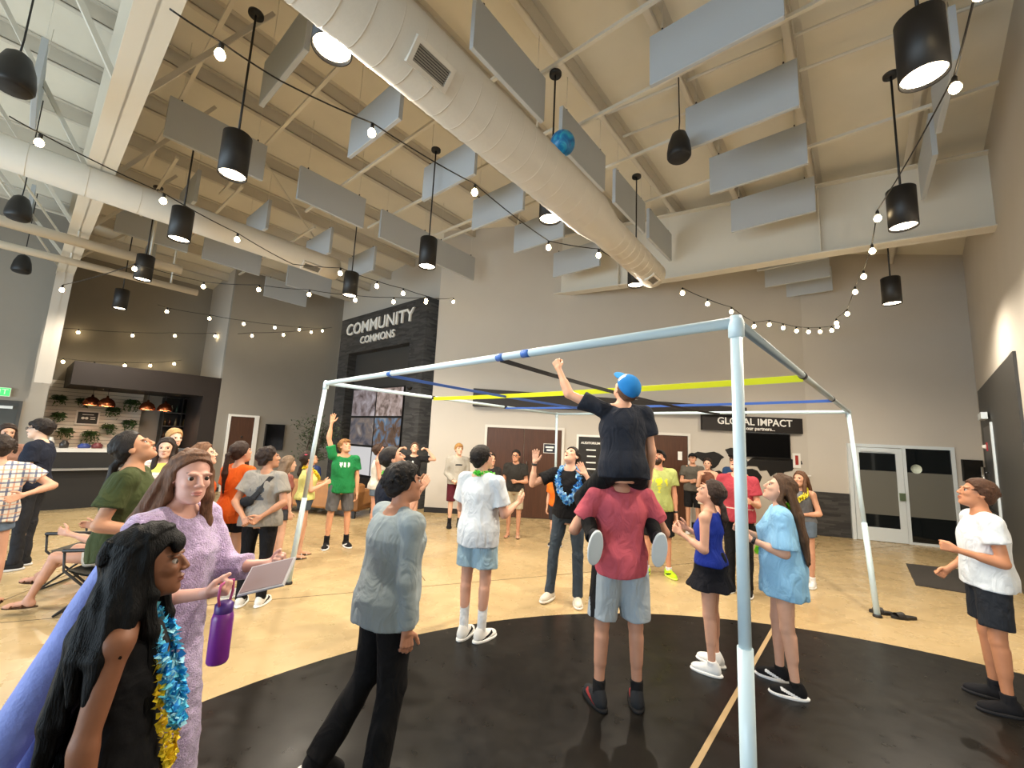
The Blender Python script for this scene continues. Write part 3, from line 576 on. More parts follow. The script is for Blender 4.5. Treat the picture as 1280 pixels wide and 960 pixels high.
# menu board
s = empty('menu_board', W(16.16, 1.05, 1.70), ROT); tag(s, 'black menu board in a white frame on the plank wall', 'sign')
MB().box(0, 0.46, -0.03, 0.0, 0, 0.38).build('frame', M_white, s); MB().box(0.035, 0.425, -0.034, -0.029, 0.035, 0.345).build('board', M_black, s)
for x in (0.14, 0.21): MB().lathe([(0, 0.002), (0.035, 0.002), (0.035, 0)], 14).build('disc', M_letter, s, (x, -0.034, 0.18)).rotation_euler = (math.pi / 2, 0, 0)
for k in range(2): MB().box(0.28, 0.38, -0.036, -0.033, 0.15 + 0.05 * k, 0.165 + 0.05 * k).build('text_line', M_letter, s)
MB().box(0.12, 0.34, -0.036, -0.033, 0.27, 0.285).build('text_line', M_letter, s)
# planters with trailing ferns
M_leafd = mat('fern_green', '3d5a2c', 0.6, var=0.35, vscale=9); M_leafl = mat('ficus_green', '46533a', 0.55, var=0.3, vscale=7)
def leaf(mb, p, d, L, w, droop, nrm=None):
    d = d.normalized(); sd = d.cross(UZ); sd = sd.normalized() if sd.length > 1e-3 else Vector((1, 0, 0))
    a = p; b = p + d * L * 0.5 - UZ * droop * 0.25; c = p + d * L - UZ * droop
    mb.add([a, b - sd * w, c, b + sd * w], [(0, 1, 2, 3)])
def fern(q, c, z, r, label, group, n=70):
    root = empty('hanging_fern', W(q, c, z)); tag(root, label, 'plant', group)
    MB().lathe([(0.0, -0.09), (0.06, -0.09), (0.085, 0.0), (0.07, 0.0), (0.0, -0.02)], 14).build('pot', M_black, root)
    mb = MB()
    for i in range(n):
        a = random.uniform(0, 2 * math.pi); L = r * random.uniform(0.5, 1.1)
        d = Vector((math.cos(a) * .7, math.sin(a) * .7, 0)) - D2 * 0.35; p = d * 0.06
        for k in range(4):
            leaf(mb, p + d * L * 0.28 * k + UZ * (0.10 * k * (1 - 0.42 * k) * 0.6), (d + Vector((random.uniform(-.8, .8), random.uniform(-.8, .8), random.uniform(-.2, .5)))), 0.07, 0.018, 0.03)
    for i in range(26):
        x = random.uniform(-r, r) * 0.8; y = -random.uniform(0.03, 0.1); L = random.uniform(0.08, r * 1.8)
        p = D1 * x + D2 * y
        for k in range(max(2, int(L / 0.05))):
            leaf(mb, p - UZ * 0.05 * k, Vector((random.uniform(-1, 1), random.uniform(-1, 1), -0.4)), 0.06, 0.018, 0.03)
    fo = mb.build('foliage', M_leafd, root); fo['kind'] = 'stuff'
FL = ['bushy green fern on the plank wall above the menu board edge', 'bushy green fern at the top corner of the plank wall', 'trailing fern on the plank wall', 'low trailing fern just above the bar counter']
for q, c, z, r, lb in [(15.98, 0.68, 2.40, .15, 'bushy fern at the top outer corner of the plank wall'), (15.98, 1.12, 2.36, .14, 'round fern hung directly above the menu board'), (15.98, 0.74, 1.95, .13, 'small fern left of the menu board'),
        (15.98, 0.90, 1.56, .17, 'fern below the outer edge of the menu board'), (15.98, 2.10, 2.42, .19, 'bushy fern at the top of the plank wall next to the copper lamps'), (15.98, 1.74, 2.18, .17, 'fern right of the menu board at its height'),
        (15.98, 2.12, 1.84, .16, 'dark fern at the inner end of the plank wall'), (15.98, 1.70, 1.70, .17, 'fern below and right of the menu board'), (15.98, 1.38, 1.50, .2, 'wide low fern just above the bar counter')]:
    fern(q, c, z, r, lb, None)
# copper pendant lamps over the bar
M_copper = mat('copper', 'b0613c', 0.22, 0.95)
cp = MB().lathe([(0.17, 0), (0.172, 0.01), (0.165, 0.07), (0.13, 0.15), (0.07, 0.2), (0.03, 0.215), (0.02, 0.27), (0, 0.27)], 24).mesh('shade', M_copper)
cpi = MB().lathe([(0.165, 0.004), (0.155, 0.06), (0.12, 0.14), (0, 0.19)], 20).mesh('shade_lining', mat('copper_inner', 'e0a070', 0.4))
for i, (c, z) in enumerate(((1.22, 2.22), (1.45, 2.20), (2.24, 2.18), (2.61, 2.18))):
    r = empty('copper_lamp', W(14.6 + (0.5 if i == 0 else 0), c, z)); tag(r, 'copper dome pendant lamp over the bar, ' + ('fourth', 'third', 'second', 'first')[i] + ' from the dark shelving', 'pendant light', 'copper lamps over the bar')
    link(bpy.data.objects.new('shade', cp), r); link(bpy.data.objects.new('shade_lining', cpi), r)
    MB().tube([(0, 0, 0.26), (0, 0, 2.652 - z)], 0.005, 6).build('cord', M_black, r)
    pl_ = bpy.data.lights.new('copper_lamp_bulb', 'POINT'); pl_.energy = 12; pl_.color = (1.0, 0.84, 0.62); pl_.shadow_soft_size = 0.05; plo = bpy.data.objects.new('copper_lamp_bulb', pl_); plo.location = (0, 0, 0.06); link(plo, r)
# bar counter
bc = empty('bar_counter', W(12.6, 0.45, 0), ROT); tag(bc, 'black fronted bar counter with a white top before the plank wall', 'counter')
MB().box(0, 2.6, 0, 0.6, 0, 1.16).build('counter_body', M_black, bc); MB().box(-0.03, 2.63, -0.03, 0.63, 1.16, 1.23).build('worktop', mat('worktop_white', 'cfccc6', 0.3), bc)
MB().box(0.02, 2.58, -0.25, 0, 0.80, 0.83).build('serving_ledge', mat('ledge_grey', '8c8984', 0.3), bc)
for c, hh, rr, col, lb in ((0.55, .22, .05, 'c9c4bb', 'pale jar on the bar counter'), (0.75, .16, .07, '2a2522', 'dark round canister on the bar counter'), (1.25, .12, .09, '6a2f30', 'low red bowl on the bar counter'), (1.05, .1, .1, '2c3c78', 'low blue bowl on the bar counter'), (1.6, .3, .04, 'd8d6d0', 'tall white bottle on the bar counter')):
    tag(MB().lathe([(0, 0), (rr, 0), (rr * 1.05, hh * .6), (rr * .6, hh * .85), (rr * .6, hh), (0, hh)], 14).build('canister', mat('canister_' + col, col, 0.35), None, W(12.9, c, 1.23)), lb, 'container')

# indoor tree
tr = empty('indoor_tree', W(11.86, 5.53, 0)); tag(tr, 'leafy green indoor tree standing left of the stone tower', 'tree')
MB().lathe([(0, 0), (0.2, 0), (0.25, 0.42), (0.22, 0.42), (0.2, 0.38), (0, 0.38)], 20).build('pot', M_black, tr)
rnd = random.Random(3); fol = MB(); trunk = MB()
for i in range(4):
    base = Vector((rnd.uniform(-.06, .06), rnd.uniform(-.06, .06), 0.36)); tip = Vector((rnd.uniform(-.42, .42), rnd.uniform(-.26, .26), rnd.uniform(1.75, 2.3)))
    mid = base.lerp(tip, 0.5) + Vector((rnd.uniform(-.1, .1), rnd.uniform(-.1, .1), 0.1))
    trunk.tube([base, mid, tip], [0.025, 0.018, 0.008], 7)
    for k in range(9):
        t = 0.35 + 0.65 * k / 8; p = base.lerp(mid, t * 2) if t < .5 else mid.lerp(tip, (t - .5) * 2)
        e = p + Vector((rnd.uniform(-.48, .48), rnd.uniform(-.38, .38), rnd.uniform(0.0, .42))); trunk.tube([p, e], [0.009, 0.003], 5)
        for j in range(26):
            c = p.lerp(e, rnd.uniform(0.2, 1.1)) + Vector((rnd.uniform(-.14, .14), rnd.uniform(-.14, .14), rnd.uniform(-.12, .12)))
            leaf(fol, c, Vector((rnd.uniform(-1, 1), rnd.uniform(-1, 1), rnd.uniform(-.6, .5))), 0.11, 0.024, 0.03)
trunk.build('trunk', mat('bark', '4d4034', 0.8), tr); fo = fol.build('foliage', M_leafl, tr); fo['kind'] = 'stuff'

# leather sofa seen from behind
M_leather = mat('tan_leather', '9a6a3a', 0.45, var=0.12, vscale=6, bump=0.1, bscale=90)
sf = empty('leather_sofa', (-4.25, 9.35, 0), math.radians(-13)); tag(sf, 'tan leather sofa with its back to the game, beside the indoor tree', 'sofa')
def rbox(mb, x0, x1, y0, y1, z0, z1, b=0.04):
    v = []; 
    for z, k in ((z0, b), (z0 + b, 0), (z1 - b, 0), (z1, b)):
        v += [(x0 + k, y0 + k, z), (x1 - k, y0 + k, z), (x1 - k, y1 - k, z), (x0 + k, y1 - k, z)]
    f = [(3, 2, 1, 0), (12, 13, 14, 15)]
    for r in range(3):
        for k in range(4): f.append((r * 4 + k, r * 4 + (k + 1) % 4, r * 4 + 4 + (k + 1) % 4, r * 4 + 4 + k))
    return mb.add(v, f)
rbox(MB(), -1.1, 1.1, 0, 0.22, 0.16, 0.74).build('backrest', M_leather, sf)
rbox(MB(), -1.1, 1.1, 0.22, 0.85, 0.16, 0.34).build('seat_base', M_leather, sf)
for k in range(3): rbox(MB(), -0.9 + 0.6 * k + 0.01, -0.3 + 0.6 * k - 0.01, 0.22, 0.86, 0.34, 0.46).build('seat_cushion', M_leather, sf)
for sx in (-1.1, 0.9): rbox(MB(), sx, sx + 0.2, 0.0, 0.87, 0.16, 0.60).build('armrest', M_leather, sf)
for sx in (-1.0, 0.95):
    for sy in (0.05, 0.75): MB().box(sx, sx + 0.06, sy, sy + 0.06, 0, 0.17).build('leg', M_black, sf)

# folding chair with grey cloth seat, at the left
def camp_chair(loc, rz, label):
    r = empty('folding_chair', loc, rz); tag(r, label, 'chair')
    M_cl = mat('camp_cloth', '4a4842', 0.9, bump=0.2, bscale=200)
    v = []; n = 8
    mb = MB()
    for i in range(n):
        t = i / (n - 1); y = -0.22 + 0.44 * t; z = 0.42 - 0.05 * math.sin(math.pi * t)
        v += [(-0.24, y, z), (0.24, y, z)]
    mb.add(v + [(x, y, z - 0.015) for x, y, z in v], [(2 * i, 2 * i + 1, 2 * i + 3, 2 * i + 2) for i in range(n - 1)] + [(2 * n + 2 * i + 2, 2 * n + 2 * i + 3, 2 * n + 2 * i + 1, 2 * n + 2 * i) for i in range(n - 1)], smooth=True)
    mb.build('seat', M_cl, r)
    mb = MB(); v = []
    for i in range(n):
        t = i / (n - 1); z = 0.44 + 0.46 * t; y = -0.22 - 0.16 * t - 0.03 * math.sin(math.pi * t)
        v += [(-0.25, y, z), (0.25, y, z)]
    mb.add(v + [(x, y - 0.015, z) for x, y, z in v], [(2 * i, 2 * i + 1, 2 * i + 3, 2 * i + 2) for i in range(n - 1)] + [(2 * n + 2 * i + 2, 2 * n + 2 * i + 3, 2 * n + 2 * i + 1, 2 * n + 2 * i) for i in range(n - 1)], smooth=True)
    mb.build('backrest', M_cl, r)
    for sx in (-0.26, 0.26):
        MB().tube([(sx, -0.28, 0.012), (sx, 0.24, 0.42), (sx, 0.26, 0.6)], 0.011, 8).build('leg', M_black, r)
        MB().tube([(sx, 0.26, 0.012), (sx, -0.22, 0.42), (sx, -0.4, 0.92)], 0.011, 8).build('leg', M_black, r)
        MB().tube([(sx, -0.3, 0.62), (sx, 0.27, 0.6)], 0.018, 8).build('armrest', M_black, r)
    for y in (-0.28, 0.26): MB().tube([(-0.26, y, 0.014), (0.26, y, 0.014)], 0.01, 8).build('foot_bar', M_black, r)
    return r
camp_chair((-4.75, 4.98, 0), math.radians(100), 'empty grey cloth folding chair with thin black legs behind the plaid shirt person')
camp_chair((-3.97, 4.43, 0), math.radians(100), 'grey cloth folding chair under the seated woman with bare legs')
# floor mat and lost sandals
tag(MB().prism([(7.1, 7.59), (7.95, 7.32), (6.75, 6.0), (6.08, 6.37)], 0.0, 0.012).build('door_mat', mat('mat_grey', '3a3632', 0.9, bump=0.3, bscale=400)), 'dark rectangular entrance mat on the floor before the glass door', 'mat')
def sandal(loc, rz, label):
    r = empty('slide_sandal', loc, rz); tag(r, label, 'sandal', 'loose sandals by the pole')
    MB().prism([(0.05 * math.cos(a) * (1.0 if math.sin(a) > 0 else .8), 0.14 * math.sin(a)) for a in [2 * math.pi * k / 24 for k in range(24)]], 0, 0.03).build('sole', M_black, r)
    v = []; n = 9
    for i in range(n):
        a = math.pi * i / (n - 1); v += [(0.052 * math.cos(a), 0.01, 0.02 + 0.05 * math.sin(a)), (0.05 * math.cos(a), 0.09, 0.02 + 0.042 * math.sin(a))]
    MB().add(v, [(2 * i, 2 * i + 1, 2 * i + 3, 2 * i + 2) for i in range(n - 1)], smooth=True).build('strap', M_black, r)
sandal((4.55, 5.20, 0), 1.2, 'black slide sandal lying beside the frame pole base'); sandal((4.68, 5.08, 0), 1.5, 'black slide sandal lying beside the frame pole base')

# ================================================================== GAME FRAME
PN, PLf, PR, PB = Vector((1.03, 1.86, 2.44)), Vector((-2.33, 5.14, 2.44)), Vector((4.63, 5.63, 2.44)), Vector((1.0, 8.9, 2.44))
gf = empty('game_frame', (1.03, 1.86, 0)); tag(gf, 'square overhead ball game frame of pale pipes with four legs and webbing straps', 'game frame')
o0 = Vector((1.03, 1.86, 0)); feet = {0: Vector((1.04, 1.87, 0)), 1: Vector((-2.58, 5.26, 0)), 2: Vector((4.39, 5.10, 0)), 3: Vector((1.02, 8.9, 0))}
tops = [PN, PLf, PR, PB]
for i, t in enumerate(tops):
    f = feet[i]; md = f.lerp(t, 0.40)
    pl = MB().tube([md - o0, t - o0], 0.0255, 18).build('pole', M_pipe, gf)
    MB().tube([f - o0, md + (t - f).normalized() * 0.05 - o0], 0.031, 18).build('pole_sleeve', M_pipe, pl)
    MB().lathe([(0, 0), (0.045, 0), (0.045, 0.02), (0.033, 0.03)], 16).build('pole_foot', M_black, pl, f - o0)
for a, b, m in ((PLf, PN, M_pipe), (PN, PR, M_steelpipe), (PLf, PB, M_pipe), (PR, PB, M_pipe)):
    MB().tube([a - o0, b - o0], 0.027 if (a is PLf and b is PN) else 0.024, 16).build('rail', m, gf)
for t in tops:
    MB().lathe([(0, 0.036), (0.025, 0.03), (0.034, 0.0), (0.034, -0.07), (0.026, -0.075)], 14).build('corner_fitting', M_pipe if t is not PR else M_steelpipe, gf, t - o0)
M_yel = mat('strap_yellow', 'd9e021', 0.6); M_blu = mat('strap_blue', '3f66b8', 0.6); M_blk = mat('strap_black', '17181c', 0.7); M_tape = mat('tape_blue', '2c5ea8', 0.5)
def strap(a, b, w, m, sag, tw=0.0):
    mb = MB(); v = []; n = 24; d = (b - a).normalized(); sd = d.cross(UZ).normalized()
    for i in range(n + 1):
        t = i / n; p = a.lerp(b, t) - UZ * (sag * 4 * t * (1 - t)) - o0
        an = tw * math.sin(math.pi * t * 2.0) + 1.1; wv = sd * math.cos(an) + UZ * math.sin(an); nv = d.cross(wv)
        v += [p - wv * w / 2 + nv * .001, p + wv * w / 2 + nv * .001, p + wv * w / 2 - nv * .001, p - wv * w / 2 - nv * .001]
    f = []
    for i in range(n):
        for k in range(4): f.append((4 * i + k, 4 * i + (k + 1) % 4, 4 * i + 4 + (k + 1) % 4, 4 * i + 4 + k))
    mb.add(v, f, smooth=False).build('strap', m, gf)
def third(a, b, t): return a.lerp(b, t) - UZ * 0.02
strap(third(PLf, PB, 1 / 3), third(PN, PR, 1 / 3), 0.055, M_yel, 0.02)
strap(third(PLf, PB, 2 / 3), third(PN, PR, 2 / 3), 0.032, M_blu, 0.02)
strap(third(PLf, PN, 1 / 3), third(PB, PR, 1 / 3), 0.032, M_blu, 0.03)
strap(third(PLf, PN, 2 / 3), third(PB, PR, 2 / 3), 0.034, M_blk, 0.05, 0.4)
for a, b, t in ((PLf, PN, 1 / 3), (PLf, PN, 2 / 3), (PLf, PN, 0.72), (PLf, PB, 1 / 3), (PLf, PB, 2 / 3), (PN, PR, 1 / 3), (PN, PR, 2 / 3)):
    p = a.lerp(b, t) - o0; d = (b - a).normalized()
    MB().tube([p - d * 0.035, p + d * 0.035], 0.0285, 14).build('tape_band', M_tape if a is PLf and b is PN else M_blk, gf)
# ball in flight
def ball_mat():
    m = mat('marbled_ball', '1b86c0', 0.35); nt = m.node_tree; b = nt.nodes['Principled BSDF']
    tc = nt.nodes.new('ShaderNodeTexCoord'); n = nt.nodes.new('ShaderNodeTexNoise'); n.inputs['Scale'].default_value = 9; n.inputs['Detail'].default_value = 4; n.inputs['Distortion'].default_value = 1.5
    nt.links.new(tc.outputs['Object'], n.inputs['Vector']); cr = nt.nodes.new('ShaderNodeValToRGB'); e = cr.color_ramp.elements
    e[0].position = 0.35; e[0].color = (*hexc('0c5f9c'), 1); e[1].position = 0.68; e[1].color = (*hexc('3fb4c8'), 1); x = e.new(0.5); x.color = (*hexc('1480bc'), 1)
    nt.links.new(n.outputs['Fac'], cr.inputs[0]); nt.links.new(cr.outputs[0], b.inputs['Base Color']); return m
pr = [(0.125 * math.sin(math.pi * k / 24), -0.125 * math.cos(math.pi * k / 24)) for k in range(25)]
ball = MB().lathe(pr, 40).build('play_ball', ball_mat(), None, (0.40, 3.83, 4.86)); tag(ball, 'blue marbled ball in the air above the game frame', 'ball')
MB().lathe([(0, 0.125), (0.006, 0.1255), (0.007, 0.124)], 10).build('valve', M_black, ball)
# ================================================================== PEOPLE: implicit-surface body builder
def V3(v): return np.array(v, float)
def nrm(v): v = V3(v); return v / max(np.linalg.norm(v), 1e-9)
def rotz(a): c, s = math.cos(a), math.sin(a); return np.array([[c, -s, 0], [s, c, 0], [0, 0, 1.0]])
def rotx(a): c, s = math.cos(a), math.sin(a); return np.array([[1.0, 0, 0], [0, c, -s], [0, s, c]])
def roty(a): c, s = math.cos(a), math.sin(a); return np.array([[c, 0, s], [0, 1.0, 0], [-s, 0, c]])
def axrot(v, ax, a):
    v = V3(v); ax = nrm(ax); return v * math.cos(a) + np.cross(ax, v) * math.sin(a) + ax * (ax @ v) * (1 - math.cos(a))

class Field:
    def __init__(s, lo, hi, h):
        s.lo = V3(lo); s.h = h; n = np.maximum(3, np.ceil((V3(hi) - s.lo) / h).astype(int) + 1); s.n = n
        s.ax = [(s.lo[i] + h * np.arange(n[i])).astype(np.float32) for i in range(3)]
        s.F = np.full(tuple(n), 1.0, np.float32)
    def blk(s, lo, hi):
        a = np.clip(np.floor((V3(lo) - s.lo) / s.h).astype(int), 0, s.n); b = np.clip(np.ceil((V3(hi) - s.lo) / s.h).astype(int) + 1, 0, s.n)
        if (b <= a).any(): return None
        sl = tuple(slice(a[i], b[i]) for i in range(3))
        return sl, s.ax[0][sl[0]][:, None, None], s.ax[1][sl[1]][None, :, None], s.ax[2][sl[2]][None, None, :]
    def add(s, pr, k=0.02):
        m = k + 2.5 * s.h; r = s.blk(pr[0] - m, pr[1] + m)
        if r is None: return s
        sl, X, Y, Z = r; d = pr[2](X, Y, Z); A = s.F[sl]
        hh = np.clip(0.5 + 0.5 * (A - d) / k, 0, 1); s.F[sl] = A + (d - A) * hh - k * hh * (1 - hh); return s
    def sub(s, pr, k=0.008):
        m = k + 2.5 * s.h; r = s.blk(pr[0] - m, pr[1] + m)
        if r is None: return s
        sl, X, Y, Z = r; d = -pr[2](X, Y, Z); A = s.F[sl]
        hh = np.clip(0.5 - 0.5 * (A - d) / k, 0, 1); s.F[sl] = A + (d - A) * hh + k * hh * (1 - hh); return s
    def cut(s, p, n):                       # keep the side the normal points away from
        p = V3(p); n = nrm(n); X, Y, Z = s.ax[0][:, None, None], s.ax[1][None, :, None], s.ax[2][None, None, :]
        s.F = np.maximum(s.F, ((X - p[0]) * n[0] + (Y - p[1]) * n[1] + (Z - p[2]) * n[2]).astype(np.float32)); return s
    def noise(s, amp, freq, seed, zs=0.5):
        rg = np.random.RandomState(seed); X, Y, Z = s.ax[0][:, None, None], s.ax[1][None, :, None], s.ax[2][None, None, :]
        for k in range(4):
            d = rg.randn(3); d[2] *= zs; d = d / np.linalg.norm(d) * freq * (0.6 + 0.5 * k); ph = rg.rand() * 6.28; d2 = rg.randn(3) * freq * 0.35
            s.F += (amp / (1 + 0.5 * k)) * np.sin(d[0] * X + d[1] * Y + d[2] * Z + ph + 1.2 * np.sin(d2[0] * X + d2[1] * Y + d2[2] * Z)).astype(np.float32)
        return s
    def mesh(s):
        return snet(s.F, s.lo, s.h)

def snet(F, lo, h):
    s = F < 0; c = np.zeros(tuple(np.array(F.shape) - 1), np.int8)
    for i in (0, 1):
        for j in (0, 1):
            for k in (0, 1): c += s[i:s.shape[0] - 1 + i, j:s.shape[1] - 1 + j, k:s.shape[2] - 1 + k]
    mask = (c > 0) & (c < 8); idx = np.argwhere(mask)
    if len(idx) == 0: return np.zeros((0, 3)), np.zeros((0, 4), int)
    vid = np.full(mask.shape, -1, np.int32); vid[mask] = np.arange(len(idx), dtype=np.int32)
    val = {}
    for i in (0, 1):
        for j in (0, 1):
            for k in (0, 1): val[i, j, k] = F[idx[:, 0] + i, idx[:, 1] + j, idx[:, 2] + k]
    acc = np.zeros((len(idx), 3)); cnt = np.zeros(len(idx))
    for a in val:
        for ax in range(3):
            if a[ax] == 0:
                b = list(a); b[ax] = 1; b = tuple(b); va, vb = val[a], val[b]; m = (va < 0) != (vb < 0)
                t = va[m] / (va[m] - vb[m]); p = np.tile(np.array(a, float), (m.sum(), 1)); p[:, ax] = t; acc[m] += p; cnt[m] += 1
    V = lo + h * (idx + acc / np.maximum(cnt, 1)[:, None])
    Q = []
    for ax in range(3):
        o1, o2 = [(1, 2), (2, 0), (0, 1)][ax]
        sl0 = [slice(1, -1)] * 3; sl1 = [slice(1, -1)] * 3; sl0[ax] = slice(0, -1); sl1[ax] = slice(1, None)
        a, b = s[tuple(sl0)], s[tuple(sl1)]; e = np.argwhere(a != b)
        if len(e) == 0: continue
        fl = a[e[:, 0], e[:, 1], e[:, 2]]
        base = e.copy(); q = []
        for d1, d2 in ((0, 0), (1, 0), (1, 1), (0, 1)):
            g = base.copy(); g[:, o1] += d1; g[:, o2] += d2; q.append(vid[g[:, 0], g[:, 1], g[:, 2]])
        q = np.stack(q, 1); q[~fl] = q[~fl][:, ::-1]; Q.append(q[(q >= 0).all(1)])
    return V, np.concatenate(Q)

# primitives: (lo, hi, distance function)
def cone(a, b, ra, rb):
    a = V3(a); b = V3(b); d = b - a; L2 = max(d @ d, 1e-9); m = max(ra, rb)
    def f(X, Y, Z):
        x, y, z = X - a[0], Y - a[1], Z - a[2]; t = np.clip((x * d[0] + y * d[1] + z * d[2]) / L2, 0, 1)
        return np.sqrt((x - t * d[0]) ** 2 + (y - t * d[1]) ** 2 + (z - t * d[2]) ** 2) - (ra + (rb - ra) * t)
    return np.minimum(a, b) - m, np.maximum(a, b) + m, f
def tubef(a, b, ra, rb, flat=1.0, ax=None):   # flat ended tube, optional flattening along ax
    a = V3(a); b = V3(b); d = b - a; L = max(np.linalg.norm(d), 1e-6); u = d / L; m = max(ra, rb)
    if ax is not None: ax = V3(ax); ax = nrm(ax - u * (ax @ u))
    def f(X, Y, Z):
        x, y, z = X - a[0], Y - a[1], Z - a[2]; t = x * u[0] + y * u[1] + z * u[2]
        px, py, pz = x - t * u[0], y - t * u[1], z - t * u[2]; r2 = px * px + py * py + pz * pz
        if ax is not None:
            e = px * ax[0] + py * ax[1] + pz * ax[2]; r2 = r2 + e * e * (1 / (flat * flat) - 1)
        r = ra + (rb - ra) * np.clip(t / L, 0, 1)
        tn = np.minimum(t, 0.0)
        return np.maximum(np.sqrt(np.maximum(r2, 0) + tn * tn) - r, t - L)
    return np.minimum(a, b) - m - .02, np.maximum(a, b) + m + .02, f
def ell(c, r, R=None):
    c = V3(c); r = V3(r); m = r.max() if R is not None else r
    def f(X, Y, Z):
        x, y, z = X - c[0], Y - c[1], Z - c[2]
        if R is not None: x, y, z = R[0, 0] * x + R[1, 0] * y + R[2, 0] * z, R[0, 1] * x + R[1, 1] * y + R[2, 1] * z, R[0, 2] * x + R[1, 2] * y + R[2, 2] * z
        k0 = np.sqrt((x / r[0]) ** 2 + (y / r[1]) ** 2 + (z / r[2]) ** 2); k1 = np.sqrt((x / r[0] ** 2) ** 2 + (y / r[1] ** 2) ** 2 + (z / r[2] ** 2) ** 2)
        return k0 * (k0 - 1) / np.maximum(k1, 1e-6)
    return c - m, c + m, f
def torsof(P, up, R, tw, st, infl=0.0):
    """st rows: t, half width, half depth, forward offset"""
    st = np.array(st, float); P = V3(P); up = nrm(up); R = V3(R); R = nrm(R - up * (R @ up)); Fv = np.cross(up, R)
    t0, t1 = st[0, 0], st[-1, 0]; m = st[:, 1:3].max() + abs(st[:, 3]).max() + infl + .02
    A = P + up * t0; B = P + up * t1
    def f(X, Y, Z):
        x, y, z = X - P[0], Y - P[1], Z - P[2]; t = x * up[0] + y * up[1] + z * up[2]
        u = x * R[0] + y * R[1] + z * R[2]; v = x * Fv[0] + y * Fv[1] + z * Fv[2]
        if tw:
            an = tw * np.clip(t / 0.42, 0, 1); c, s = np.cos(an), np.sin(an); u, v = u * c + v * s, -u * s + v * c
        a = np.interp(t, st[:, 0], st[:, 1]) + infl; b = np.interp(t, st[:, 0], st[:, 2]) + infl; v = v - np.interp(t, st[:, 0], st[:, 3])
        k = np.sqrt((u / a) ** 2 + (v / b) ** 2 + 1e-9); g = (k - 1) * k / np.sqrt((u / a ** 2) ** 2 + (v / b ** 2) ** 2 + 1e-9)
        g = np.minimum(g, 1.0)
        return np.maximum(g, np.maximum(t - t1, t0 - t))
    return np.minimum(A, B) - m, np.maximum(A, B) + m, f

def np_mesh(name, V, Q, mats, mi=None, smooth=True):
    me = bpy.data.meshes.new(name); V = np.ascontiguousarray(V, np.float32); Q = np.ascontiguousarray(Q, np.int32)
    me.vertices.add(len(V)); me.vertices.foreach_set('co', V.ravel())
    me.loops.add(Q.size); me.loops.foreach_set('vertex_index', Q.ravel())
    me.polygons.add(len(Q)); me.polygons.foreach_set('loop_start', np.arange(0, Q.size, 4, dtype=np.int32))
    for m in (mats if isinstance(mats, (list, tuple)) else [mats]): me.materials.append(m)
    if mi is not None: me.polygons.foreach_set('material_index', np.ascontiguousarray(mi, np.int32))
    me.polygons.foreach_set('use_smooth', np.full(len(Q), smooth)); me.update(calc_edges=True); me.validate(); return me

def sphere_part(c, r, fwd, n=12, m=10):
    fwd = nrm(fwd); a = nrm(np.cross(fwd, [0.3, 0.1, 1])); b = np.cross(fwd, a); V = []; Q = []; mi = []
    for i in range(m + 1):
        th = math.pi * i / m
        for k in range(n):
            ph = 2 * math.pi * k / n; V.append(V3(c) + r * (fwd * math.cos(th) + math.sin(th) * (a * math.cos(ph) + b * math.sin(ph))))
    for i in range(m):
        for k in range(n): Q.append((i * n + k, (i + 1) * n + k, (i + 1) * n + (k + 1) % n, i * n + (k + 1) % n)); mi.append(0 if i < 3 else 1)
    return np.array(V), np.array(Q), np.array(mi)

# ------------------------------------------------------------------ materials for people
def skin_mat(c): return mat('skin_' + c, c, 0.5, var=0.05, vscale=14, spec=0.35)
def wrinkle(m, strength=0.55, scale=7.0, dist=0.05):
    nt = m.node_tree; b = nt.nodes['Principled BSDF']; tc = nt.nodes.new('ShaderNodeTexCoord'); mp = nt.nodes.new('ShaderNodeMapping'); mp.inputs['Scale'].default_value = (1.25, 1.25, 0.75)
    mp.inputs['Rotation'].default_value = (0.35, 0.25, 0); nt.links.new(tc.outputs['Object'], mp.inputs['Vector'])
    n = nt.nodes.new('ShaderNodeTexNoise'); n.inputs['Scale'].default_value = scale; n.inputs['Detail'].default_value = 2.5; n.inputs['Distortion'].default_value = 1.6; n.inputs['Roughness'].default_value = 0.45; nt.links.new(mp.outputs[0], n.inputs['Vector'])
    bp = nt.nodes.new('ShaderNodeBump'); bp.inputs['Strength'].default_value = strength; bp.inputs['Distance'].default_value = dist; nt.links.new(n.outputs['Fac'], bp.inputs['Height'])
    old = b.inputs['Normal'].links
    if old: nt.links.new(old[0].from_socket, bp.inputs['Normal'])
    nt.links.new(bp.outputs[0], b.inputs['Normal']); return m
def cloth_mat(c, kind='', glow=0):
    k = 'cloth_' + c + kind
    if k in MATS: return MATS[k]
    m = mat(k, c, 0.88, var=0.05, vscale=5, bump=0.12, bscale=220, spec=0.25)
    return m if kind in ('_shoe', '_sole', '_cap') else wrinkle(m)
def hair_mat(c): return mat('hair_' + c, c, 0.6, var=0.3, vscale=30, bump=0.6, bscale=70, stretch=(3.0, 3.0, 0.4), spec=0.15 if c < '1' else 0.3)
